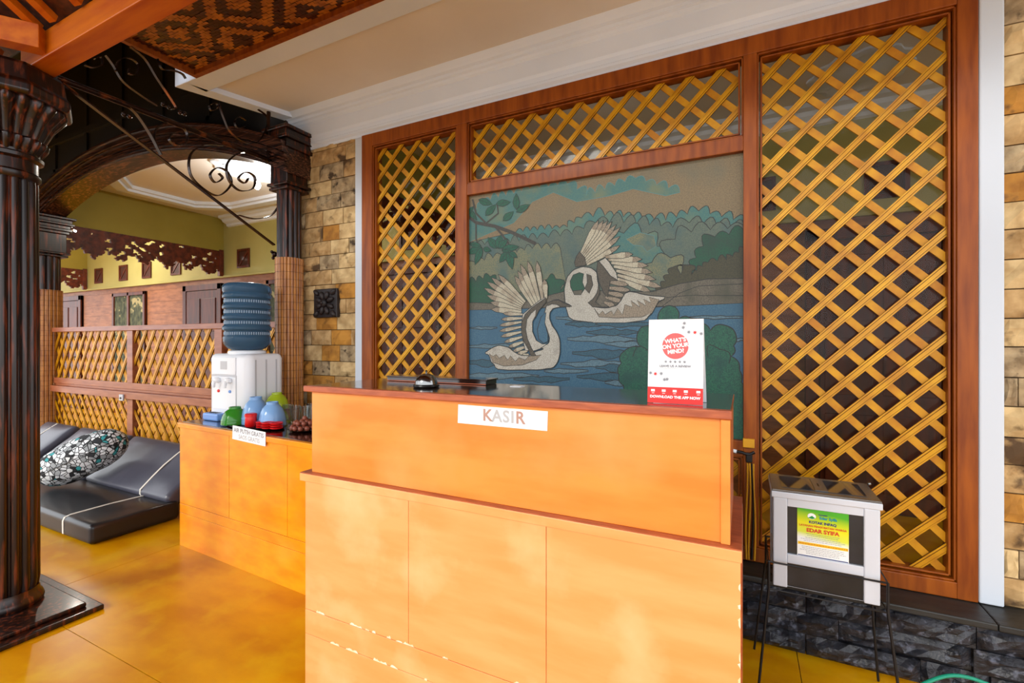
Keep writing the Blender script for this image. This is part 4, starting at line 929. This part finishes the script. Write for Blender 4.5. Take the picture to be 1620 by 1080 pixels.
MB().lathe(-2.31, 1.93, [(.06, ty), (.085, ty + .008), (.09, ty + .012), (.06, ty + .006)], 24).build('dish', 'darktop', bk, smooth=40)
q = random.Random(2)
for lay, (rad, cnt) in enumerate(((.068, 12), (.038, 7), (.05, 9), (.02, 4), (.0, 1))):
    for k in range(cnt):
        t = 2 * PI * k / cnt + lay; zz = ty + .022 + (0, 0, .026, .03, .05)[lay]
        MB().ball((-2.31 + rad * math.cos(t), 1.93 + rad * math.sin(t), zz), .0155, n=8).build('fruit', 'nut', bk, smooth=60)
bk.name = 'fruit_dish'

# ------------------------------------------------------------------ railing with lattice
rg = thing('lattice_railing', 'brown wooden railing with two rows of gold lattice under the arch', 'railing', (-5.3, 2.42, 0))
RY = 2.40
def rail(name, x0, x1, z0, z1, y0=RY, y1=RY + .07): return MB().box(x0, x1, y0, y1, z0, z1).build(name, 'framelite', rg, bevel=.003)
rail('hand_rail', -7.3, -3.0, 1.425, 1.472, RY - .015, RY + .085)
rail('rail', -7.3, -3.0, .865, .925); rail('rail', -7.3, -3.0, .775, .84, RY - .03, RY + .09); rail('rail', -7.3, -3.0, .08, .16)
for x in (-7.3, -5.315, -3.95): 
    rail('post', x, x + .10, .925, 1.425); rail('post', x, x + .10, .16, .775)
rail('bar', -7.3, -3.0, .84, .865, RY + .01, RY + .06)
for x0, x1 in ((-7.2, -5.315), (-5.215, -3.95), (-3.85, -3.1)):
    lattice(x0, x1, .925, 1.425, RY + .02, rg, ang=math.radians(57), step=.215, zf=.05, zb=.1, wd=.042)
    lattice(x0, x1, .16, .775, RY + .02, rg, ang=math.radians(52), step=.165, zf=.02, zb=.07, wd=.034, flip=True)
sw = thing('wall_switch', 'small grey bell switch on the railing post above the cushions', 'switch', (-5.33, 2.39, .78))
box('plate', 'plasticg', -5.36, -5.29, 2.355, 2.37, .755, .815, sw, .004); box('button', 'blackplastic', -5.335, -5.315, 2.350, 2.355, .772, .79, sw, .002)

# ------------------------------------------------------------------ cushions
se = thing('seat_cushion', 'black vinyl seat cushion on the yellow floor with a cream stripe', 'cushion', (-5.0, 1.8, 0))
rbox('cushion_body', 'leather', (-5.1, 1.77, .068), (1.33, .27, .066), .028, se, 12, .008, wrinkle=.0015)
MB().strip([(-4.13, 1.499, .02), (-4.13, 1.498, .105), (-4.13, 1.508, .128), (-4.13, 1.54, .137), (-4.13, 1.75, .142), (-4.13, 1.97, .138)], (1, 0, 0), .018, .004).build('stripe', 'piping', se, smooth=40)
ang = math.radians(38)
def back_cushion(x0, x1, label, stripe):
    c_ = thing('back_cushion', label, 'cushion', ((x0 + x1) / 2, 2.15, .2), 'back cushions against the railing')
    cx_ = (x0 + x1) / 2; cen = (cx_, 2.18, .266); h_ = ((x1 - x0) / 2, .245, .062)
    rbox('cushion_body', 'leatherg', cen, h_, .035, c_, 12, .018, rx=ang, wrinkle=.004, seed=int(x0 * 10))
    rm = Matrix.Translation(cen) @ Matrix.Rotation(ang, 4, 'X')
    pts = [rm @ Vector((stripe - cx_, y, zz)) for y, zz in ((-.248, .0), (-.242, .04), (-.22, .066), (-.1, .077), (0, .0825), (.1, .077), (.22, .066), (.242, .04))]
    MB().strip(pts, (1, 0, 0), .018, .004).build('stripe', 'piping', c_, smooth=40)
back_cushion(-6.78, -6.12, 'grey vinyl back cushion nearest the left column', -6.5)
back_cushion(-6.0, -5.06, 'grey vinyl back cushion hidden behind the patterned pillow', -5.5)
back_cushion(-5.02, -3.80, 'grey vinyl back cushion beside the side counter', -4.16)
pl = thing('throw_pillow', 'black, white and teal patterned throw pillow leaning on the cushions', 'pillow', (-4.85, 1.9, .14))
a_, b_ = Vector((-5.06, 1.70, .235)), Vector((-4.62, 2.06, .52)); ctr = (a_ + b_) / 2; ax = (b_ - a_).normalized(); hl = (b_ - a_).length / 2
nrm = ax.cross(Vector((0, 0, 1))).normalized(); up_ = nrm.cross(ax)
mbp = MB(); vs = []; n1_, n2_ = 28, 28
for i in range(n1_ + 1):
    s_ = -1 + 2 * i / n1_; rr_ = (1 - abs(s_) ** 2.8) ** .5
    for j in range(n2_):
        t = 2 * PI * j / n2_; wv = 1 + .03 * math.sin(5 * t + 7 * s_)
        vs.append(ctr + ax * (s_ * hl * 1.06) + nrm * (.165 * rr_ * math.cos(t) * wv) + up_ * (.158 * rr_ * math.sin(t) * wv))
mbp.add(vs, [(i * n2_ + j, i * n2_ + (j + 1) % n2_, (i + 1) * n2_ + (j + 1) % n2_, (i + 1) * n2_ + j) for i in range(n1_) for j in range(n2_)])
mbp.build('pillow_body', 'pillow', pl, smooth=70)
MB().tube([tuple(ctr + ax * (s_ * hl * 1.065) + nrm * (.168 * (max(0, 1 - abs(s_) ** 2.8)) ** .5)) for s_ in [-1 + i / 12 for i in range(25)]],   .003, 6).build('seam', 'leather', pl, smooth=60)

# ------------------------------------------------------------------ donation box and its wire stand
dn = thing('donation_box', 'white aluminium donation box with a green and yellow poster', 'box', (.26, 2.11, .41))
bx0, bx1, by0, by1 = .098, .420, 2.0, 2.225
for x in (bx0, bx1 - .046):
    for y in (by0, by1 - .03): box('corner_post', 'alu', x, x + .046, y, y + .03, .412, .742, dn, .004)
for y in (by0 + .002, by1 - .022):
    box('rail', 'alu', bx0 + .046, bx1 - .046, y, y + .02, .712, .742, dn, .002); box('rail', 'alu', bx0 + .046, bx1 - .046, y, y + .02, .503, .537, dn, .002)
for x in (bx0 + .002, bx1 - .022):
    box('rail', 'alu', x, x + .02, by0 + .03, by1 - .03, .712, .742, dn, .002); box('rail', 'alu', x, x + .02, by0 + .03, by1 - .03, .503, .537, dn, .002)
    box('glass_pane', 'darkglass', x + .008, x + .012, by0 + .03, by1 - .03, .42, .712, dn)
box('glass_pane', 'darkglass', bx0 + .046, bx1 - .046, by0 + .012, by0 + .015, .537, .712, dn)
box('lower_pane', 'darkglass', bx0 + .046, bx1 - .046, by0 + .012, by0 + .015, .415, .503, dn)
box('glass_pane', 'darkglass', bx0 + .046, bx1 - .046, by1 - .015, by1 - .012, .415, .712, dn)
box('bottom', 'alu', bx0 + .01, bx1 - .01, by0 + .016, by1 - .016, .412, .418, dn)
box('lid_frame', 'alu', bx0 - .006, bx1 + .006, by0 - .006, by1 + .006, .742, .765, dn, .003)
lt = box('lid_top', 'alug', bx0 - .004, bx1 + .004, by0 - .004, by1 + .004, .765, .772, dn, .002)
box('lid_glass', 'darkglass', bx0 + .03, bx1 - .03, by0 + .035, by1 - .03, .772, .7735, lt); box('coin_slot', 'alug', .235, .275, by0 + .035, by1 - .03, .7735, .7755, lt)
box('slot', 'blackplastic', .25, .255, 2.09, 2.13, .7755, .776, lt)
MB().ball((bx1 + .008, by1 - .02, .778), .007).build('hasp', 'chrome', dn, smooth=60)
po = MB().box(.176, .332, 2.0085, 2.0115, .5365, .7105).build('poster', 'poster', dn); po['label'] = 'green, yellow and white poster'
py_ = 2.0075
def pt(s_, m, size, x, z, sx=1, bold=.0003): return text('lettering', s_, m, size, (x, py_, z), (PI / 2, 0, 0), po, bold, sx, .0001)
M['teal_ink'] = mat('teal_ink', (20, 140, 150), rough=.6); M['navy_ink'] = mat('navy_ink', (30, 40, 110), rough=.6); M['rust_ink'] = mat('rust_ink', (206, 60, 30), rough=.6); M['yellow_ink'] = mat('yellow_ink', (238, 200, 20), rough=.6); M['green_ink'] = mat('green_ink', (20, 140, 60), rough=.6)
pt('Edar Syifa', 'teal_ink', .0135, .271, .683, 1.0, .0006); pt('YAYASAN', 'navy_ink', .006, .255, .694)
pt('KOTAK INFAQ', 'navy_ink', .0125, .254, .664, 1, .0005); pt('LAYANAN PENGOBATAN WARGA', 'rust_ink', .0095, .254, .650, .97)
pt('EDAR SYIFA', 'rust_ink', .0185, .254, .634, 1.02, .0008)
n = 20
MB().add([(.221, py_, .686)] + [(.221 + .013 * math.cos(2 * PI * i / n), py_, .686 + .011 * math.sin(2 * PI * i / n)) for i in range(n)], [(0, 1 + i, 1 + (i + 1) % n) for i in range(n)]).build('emblem', 'white_ink', po)
MB().add([(.209, py_ - .0002, .679), (.222, py_ - .0002, .688), (.232, py_ - .0002, .680), (.222, py_ - .0002, .676)], [(0, 1, 2, 3)]).build('emblem', 'green_ink', po)
MB().box(.178, .330, py_, py_ + .0008, .579, .589).build('yellow_band', 'yellow_ink', po)
q = random.Random(8)
for i, z in enumerate((.621, .615, .607, .601, .595, .573, .567, .561, .555, .549)):
    x = .254 - q.uniform(.045, .07); e_ = .508 - x
    mbx = MB()
    while x < e_:
        l = q.uniform(.003, .010); mbx.box(x, min(x + l, e_), py_, py_ + .0008, z - .0006, z + .0006); x += l + .0015
    mbx.build('small_print', 'grey_ink', po)
mbx = MB(); x = .182
while x < .326: l = q.uniform(.003, .009); mbx.box(x, x + l, py_ - .0003, py_, .583, .5852); x += l + .0015
mbx.build('small_print', 'rust_ink', po); box('blue_line', 'navy_ink', .178, .330, py_, py_ + .0008, .5385, .5415, po)
st = thing('wire_stand', 'dark wire stand carrying the donation box', 'stand', (.26, 2.11, 0))
sx0, sx1, sy0, sy1 = .083, .437, 1.985, 2.238
for z in (.503, .403):
    MB().tube([(sx0, sy0, z), (sx1, sy0, z), (sx1, sy1, z), (sx0, sy1, z)], .0035, 8, closed=True).build('ring', 'wire', st)
for y in (2.05, 2.11, 2.17): MB().tube([(sx0, y, .404), (sx1, y, .404)], .003, 6).build('cross_wire', 'wire', st)
for x, y, fx, fy in ((sx0, sy0, .045, 1.955), (sx1, sy0, .478, 1.955), (sx0, sy1, .040, 2.262), (sx1, sy1, .468, 2.262)):
    MB().tube([(x, y, .503), (x, y, .403), (fx, fy, .003)], .0045, 8).build('leg', 'wire', st, smooth=50)

# ------------------------------------------------------------------ cables on the screen post and hose
cb = thing('yellow_cables', 'yellow and black cables running down the screen post beside the counter', 'cable', (.02, 2.45, .3))
for dx_, m, s0 in ((0, 'yellowcable', 0), (.012, 'yellowcable', 1), (.024, 'blackplastic', 2), (.032, 'yellowcable', 3)):
    pts = [(.012 + dx_ + .004 * math.sin(z * 11 + s0), 2.462, z) for z in [.30 + .05 * i for i in range(10)]]
    MB().tube(smooth_path(pts, 3), .0042, 8).build('cable', m, cb, smooth=60)
box('clip', 'yellowcable', -.004, .045, 2.448, 2.469, .825, .865, cb, .002)
box('connector', 'blackplastic', .008, .036, 2.45, 2.468, .755, .80, cb, .004)
MB().tube([(-.05, 2.46, .80), (-.01, 2.455, .80), (.02, 2.456, .79), (.045, 2.456, .805)], .007, 8).build('plug', 'blackplastic', cb, smooth=60)
MB().tube([(-.06, 2.46, .805), (-.03, 2.456, .80)], .009, 8).build('plug', 'plastic', cb, smooth=60)
hp = smooth_path([(.35, 2.03, .012), (.46, 2.10, .02), (.56, 2.17, .07), (.68, 2.225, .115), (.80, 2.235, .10), (.92, 2.2, .05), (1.1, 2.12, .012), (1.4, 1.9, .012)], 8)
tag(MB().tube(hp, .0065, 10).build('garden_hose', 'hose', smooth=60), 'green garden hose lying against the black stone plinth', 'hose')

# ------------------------------------------------------------------ room beyond
FYW = 4.5
fw = struct(MB().box(-15, 3, FYW, FYW + .15, 2.33, 3.3).build('wall_far', 'greenlite'))
struct(MB().box(-15, 3, FYW - .02, FYW + .02, 2.30, 2.335).build('trim_7', 'greenlite', bevel=.006))
struct(MB().box(-15, 3, FYW + .03, FYW + .15, 0, 2.31).build('wall_far_lower', 'panelw'))
struct(MB().box(-15, 3, 2.52, FYW + .15, 3.2, 3.26).build('ceiling_far', 'ceil2'))
struct(MB().box(3, 3.1, 2.5, FYW, 0, 3.2).build('wall_right', 'greenlite'))
cor = [(FYW - .16, 3.2), (FYW - .155, 3.165), (FYW - .11, 3.15), (FYW - .09, 3.12), (FYW - .04, 3.10), (FYW - .03, 3.07), (FYW, 3.06), (FYW, 3.2)]
struct(MB().sweep(cor, (-7.05, 3)).build('trim_8', 'white'))
# wood wainscot boards between the doors
wf = bpy.data.objects['wall_far_lower']
def fboards(x0, x1):
    z = 0; k = 0
    while z < 2.2:
        h = .20; MB().box(x0, x1, FYW + .005, FYW + .03, z + .001, min(z + h - .001, 2.205)).build('board', 'panelw', wf); z += h; k += 1
for x0, x1 in ((-14.5, -12.6), (-11.55, -10.45), (-9.3, -8.25), (-7.15, -6.2), (-5.0, -4.2), (-3.1, -2.2), (-1.1, .40), (1.45, 2.9)): fboards(x0, x1)
def fdoor(x0, x1, k, label):
    d_ = struct(MB().box(x0, x1, FYW - .005, FYW + .02, 0, 2.2).build('door_%d' % k, 'vent'))
    for a, b in ((x0, x0 + .09), (x1 - .09, x1)): MB().box(a, b, FYW - .03, FYW + .02, 0, 2.22).build('door_frame', 'door', d_, bevel=.004)
    MB().box(x0, x1, FYW - .03, FYW + .02, 2.13, 2.22).build('door_frame', 'door', d_, bevel=.004)
    MB().box(x0 + .10, x1 - .10, FYW - .022, FYW - .006, .01, 2.12).build('door_leaf', 'door', d_, bevel=.003)
    w2 = (x1 - x0 - .2) / 2
    for i in range(2):
        for z0, z1 in ((.15, .75), (.9, 1.35), (1.48, 2.0)):
            MB().box(x0 + .13 + i * w2, x0 + .10 + (i + 1) * w2 - .03, FYW - .034, FYW - .02, z0, z1).build('door_panel', 'door', d_, bevel=.012)
    MB().tube([(x1 - .16, FYW - .03, 1.02), (x1 - .16, FYW - .06, 1.02), (x1 - .25, FYW - .06, 1.02)], .01, 8).build('handle', 'chrome', d_, smooth=50)
fdoor(-12.55, -11.6, 1, ''); fdoor(-8.2, -7.2, 2, ''); fdoor(-4.15, -3.15, 3, ''); fdoor(.45, 1.4, 4, '')
def fwin(x0, x1, k):
    w_ = struct(MB().box(x0, x1, FYW, FYW + .02, .5, 2.2).build('window_%d' % k, 'vent'))
    mid = (x0 + x1) / 2
    for a, b in ((x0, x0 + .06), (mid - .03, mid + .03), (x1 - .06, x1)): MB().box(a, b, FYW - .03, FYW + .0, .5, 2.2).build('window_frame', 'door', w_, bevel=.004)
    for a, b in ((.5, .56), (2.14, 2.2)): MB().box(x0, x1, FYW - .03, FYW, a, b).build('window_frame', 'door', w_, bevel=.004)
    for a, b in ((x0 + .06, mid - .03), (mid + .03, x1 - .06)):
        vs = []; n = 40
        for i in range(n + 1):
            x = a + (b - a) * i / n; y = FYW - .008 + .005 * math.sin(i * 1.3)
            vs += [(x, y, .56), (x, y, 2.14)]
        MB().add(vs, [(2 * i, 2 * i + 2, 2 * i + 3, 2 * i + 1) for i in range(n)]).build('curtain', 'curtain', w_, smooth=60)
fwin(-10.42, -9.33, 1); fwin(-6.15, -5.05, 2); fwin(-2.15, -1.15, 3)
k = 0
for px, s_ in ((157, 0), (196, 0), (233, 0), (279, 0), (386, 0)):
    x = onY(px, 440, FYW)[0]
    v_ = struct(MB().box(x - .12, x + .12, FYW - .004, FYW + .01, 2.44, 2.68).build('window_vent', 'vent')); v_.name = 'window_%d' % (4 + k); k += 1
    MB().box(x - .14, x - .11, FYW - .02, FYW + .01, 2.42, 2.70).box(x + .11, x + .14, FYW - .02, FYW + .01, 2.42, 2.70).box(x - .11, x + .11, FYW - .02, FYW + .01, 2.42, 2.45).box(x - .11, x + .11, FYW - .02, FYW + .01, 2.67, 2.70).build('window_frame', 'door', v_)
    MB().xz(clip(band(x, 2.56, PI / 4, 0, .03), x - .11, x + .11, 2.45, 2.67), FYW - .012, FYW - .004).build('slat', 'door', v_)
for x in (-3.6, .98, .1, -1.6):
    v_ = struct(MB().box(x - .12, x + .12, FYW - .004, FYW + .01, 2.44, 2.68).build('window_vent', 'vent')); v_.name = 'window_%d' % (4 + k); k += 1
    MB().box(x - .14, x - .11, FYW - .02, FYW + .01, 2.42, 2.70).box(x + .11, x + .14, FYW - .02, FYW + .01, 2.42, 2.70).box(x - .11, x + .11, FYW - .02, FYW + .01, 2.42, 2.45).box(x - .11, x + .11, FYW - .02, FYW + .01, 2.67, 2.70).build('window_frame', 'door', v_)
# cross beams with carved valances
def cross_beam(x, y0, y1, n, label):
    struct(MB().box(x - .12, x, y0, y1, 2.70, 3.2).build('trim_%d' % n, 'green'))
    vl = thing('carved_valance', label, 'valance', (x + .01, (y0 + y1) / 2, 2.5), 'carved valances under the cross beams')
    q = random.Random(n); Y, Z = [], []
    ny, nz = int((y1 - y0 - .06) / .022), 17
    mb = MB(); th = .03
    solid = {}
    for i in range(ny):
        dpt = .30 + .05 * math.sin(i * .5) + .02 * math.sin(i * 1.7) + (.06 if i > ny * .8 else 0) * (i - ny * .8) / (ny * .2)
        for j in range(nz):
            zc = 2.70 - (j + .5) * .022
            u, v = i * .022 * 15, j * .022 * 19
            f = math.sin(u * 1.3 + 2 * math.sin(v * 1.1)) * math.cos(v * 1.7 + 1.6 * math.sin(u * .8)) + .25 * math.sin(u * 3.1 + v * 2.3)
            hole = f > .70 and 0 < j and (j + 1.5) * .022 < dpt
            solid[i, j] = (j + .5) * .022 < dpt and not hole
    def vt(i, j):
        return (y0 + .0 + i * .022 + .007 * math.sin(i * 2.1 + j * 3.3), 2.70 - j * .022 + (.006 * math.sin(i * 1.9 + j * 2.7) if j else 0))
    for (i, j), s_ in solid.items():
        if not s_: continue
        P = [vt(i, j), vt(i + 1, j), vt(i + 1, j + 1), vt(i, j + 1)]; bul = .008 * (.5 + .5 * math.sin(i * 1.1) * math.cos(j * 1.3))
        vs = [(x + .0 + bul, a, b) for a, b in P] + [(x - th, a, b) for a, b in P]
        fs = [(0, 1, 2, 3), (4, 7, 6, 5)]
        for e0, e1, di, dj in ((0, 1, 0, -1), (1, 2, 1, 0), (2, 3, 0, 1), (3, 0, -1, 0)):
            if not solid.get((i + di, j + dj)): fs.append((e0, e0 + 4, e1 + 4, e1))
        mb.add(vs, fs)
    mb.build('carved_board', 'carved', vl)
    MB().box(x - .04, x + .02, y1 - .07, y1 - .01, 2.32, 2.72).build('end_block', 'carved', vl, bevel=.004)
cross_beam(-7.17, 2.54, 4.5, 9, 'long red brown carved openwork valance under the nearer cross beam')
cross_beam(-11.4, 2.54, 4.5, 10, 'short dark carved openwork valance at far left beyond the column')
cross_beam(-2.95, 2.72, 4.5, 11, 'dark carved valance seen through the narrow left lattice')
# ceiling tray, rosette, lamp and added fill bulbs in the room beyond
tr2 = MB()
octo = [(-6.75, 2.95), (-6.35, 2.62), (-4.1, 2.62), (-3.6, 2.95), (-3.6, 3.85), (-4.1, 4.15), (-6.35, 4.15), (-6.75, 3.85)]
n = len(octo); cxo = sum(p[0] for p in octo) / n; cyo = sum(p[1] for p in octo) / n
def ring(pts, f0, f1, z0, z1, mb):
    A0 = [(cxo + (x - cxo) * f0[0], cyo + (y - cyo) * f0[1]) for x, y in pts]; A1 = [(cxo + (x - cxo) * f1[0], cyo + (y - cyo) * f1[1]) for x, y in pts]
    vs = [(a, b, z1) for a, b in A0] + [(a, b, z0) for a, b in A0] + [(a, b, z0) for a, b in A1] + [(a, b, z1) for a, b in A1]; n = len(pts)
    mb.add(vs, [(k * n + i, k * n + (i + 1) % n, ((k + 1) % 4) * n + (i + 1) % n, ((k + 1) % 4) * n + i) for k in range(4) for i in range(n)])
ring(octo, (1, 1), (.93, .86), 3.13, 3.2, tr2); ring(octo, (.93, .86), (.90, .80), 3.16, 3.2, tr2)
struct(tr2.build('trim_12', 'white'))
rz = thing('ceiling_rosette', 'round white plaster rosette on the ceiling of the room beyond', 'ceiling ornament', (-4.75, 3.35, 3.2))
MB().lathe(-4.75, 3.35, [(.42, 3.2), (.42, 3.185), (.38, 3.175), (.36, 3.185), (.2, 3.18), (.16, 3.16), (.05, 3.15)], 64, None, lambda i, t: 1 + (.04 * math.cos(12 * t) if i < 3 else 0)).build('disc', 'white', rz, smooth=40)
for k in range(12):
    t = k * PI / 6; mb = MB().ball((0, 0, 0), .06, n=8, sc=(1, .45, .25)); rm = Matrix.Translation((-4.75 + .27 * math.cos(t), 3.35 + .27 * math.sin(t), 3.18)) @ Matrix.Rotation(t, 4, 'Z'); mb.v = [tuple(rm @ Vector(v)) for v in mb.v]
    mb.build('petal', 'white', rz, smooth=60)
def lamp(x, y, label, e_=45):
    l_ = thing('ceiling_lamp', label, 'lamp', (x, y, 3.1), 'bare bulb ceiling lamps')
    MB().lathe(x, y, [(.035, 3.15), (.035, 3.12), (.02, 3.10), (.02, 3.06)], 20).build('socket', 'plastic', l_, smooth=40)
    MB().ball((x, y, 3.02), .035, n=14, sc=(1, 1, 1.3)).build('bulb', 'bulb', l_, smooth=70)
    ld = bpy.data.lights.new('bulb_light', 'POINT'); ld.energy = e_; ld.shadow_soft_size = .05; ld.color = (1, .93, .82)
    o = bpy.data.objects.new('bulb_light', ld); COL.objects.link(o); o.location = (0, 0, -.16); o.parent = l_
lamp(-4.75, 3.35, 'lit bare bulb lamp under the rosette, seen through the iron scrolls', 21)
lamp(-9.2, 3.5, 'added unseen fill bulb further left in the room beyond, hidden by the arch', 42)  # added out of sight to light the far end of the room

lamp(-.9, 2.8, 'added unseen fill bulb behind the swan picture', 5)  # added out of sight to brighten the view through the lattice
rz2 = thing('ceiling_rosette', 'white plaster rosette seen high through the right lattice', 'ceiling ornament', (.72, 4.0, 3.2))
MB().lathe(.72, 4.0, [(.3, 3.2), (.3, 3.185), (.26, 3.175), (.24, 3.185), (.14, 3.18), (.1, 3.16), (.03, 3.15)], 64, None, lambda i, t: 1 + (.05 * math.cos(12 * t) if i < 3 else 0)).build('disc', 'white', rz2, smooth=40)
for o in list(bpy.data.objects):
    if '_base' in o: del o['_base']
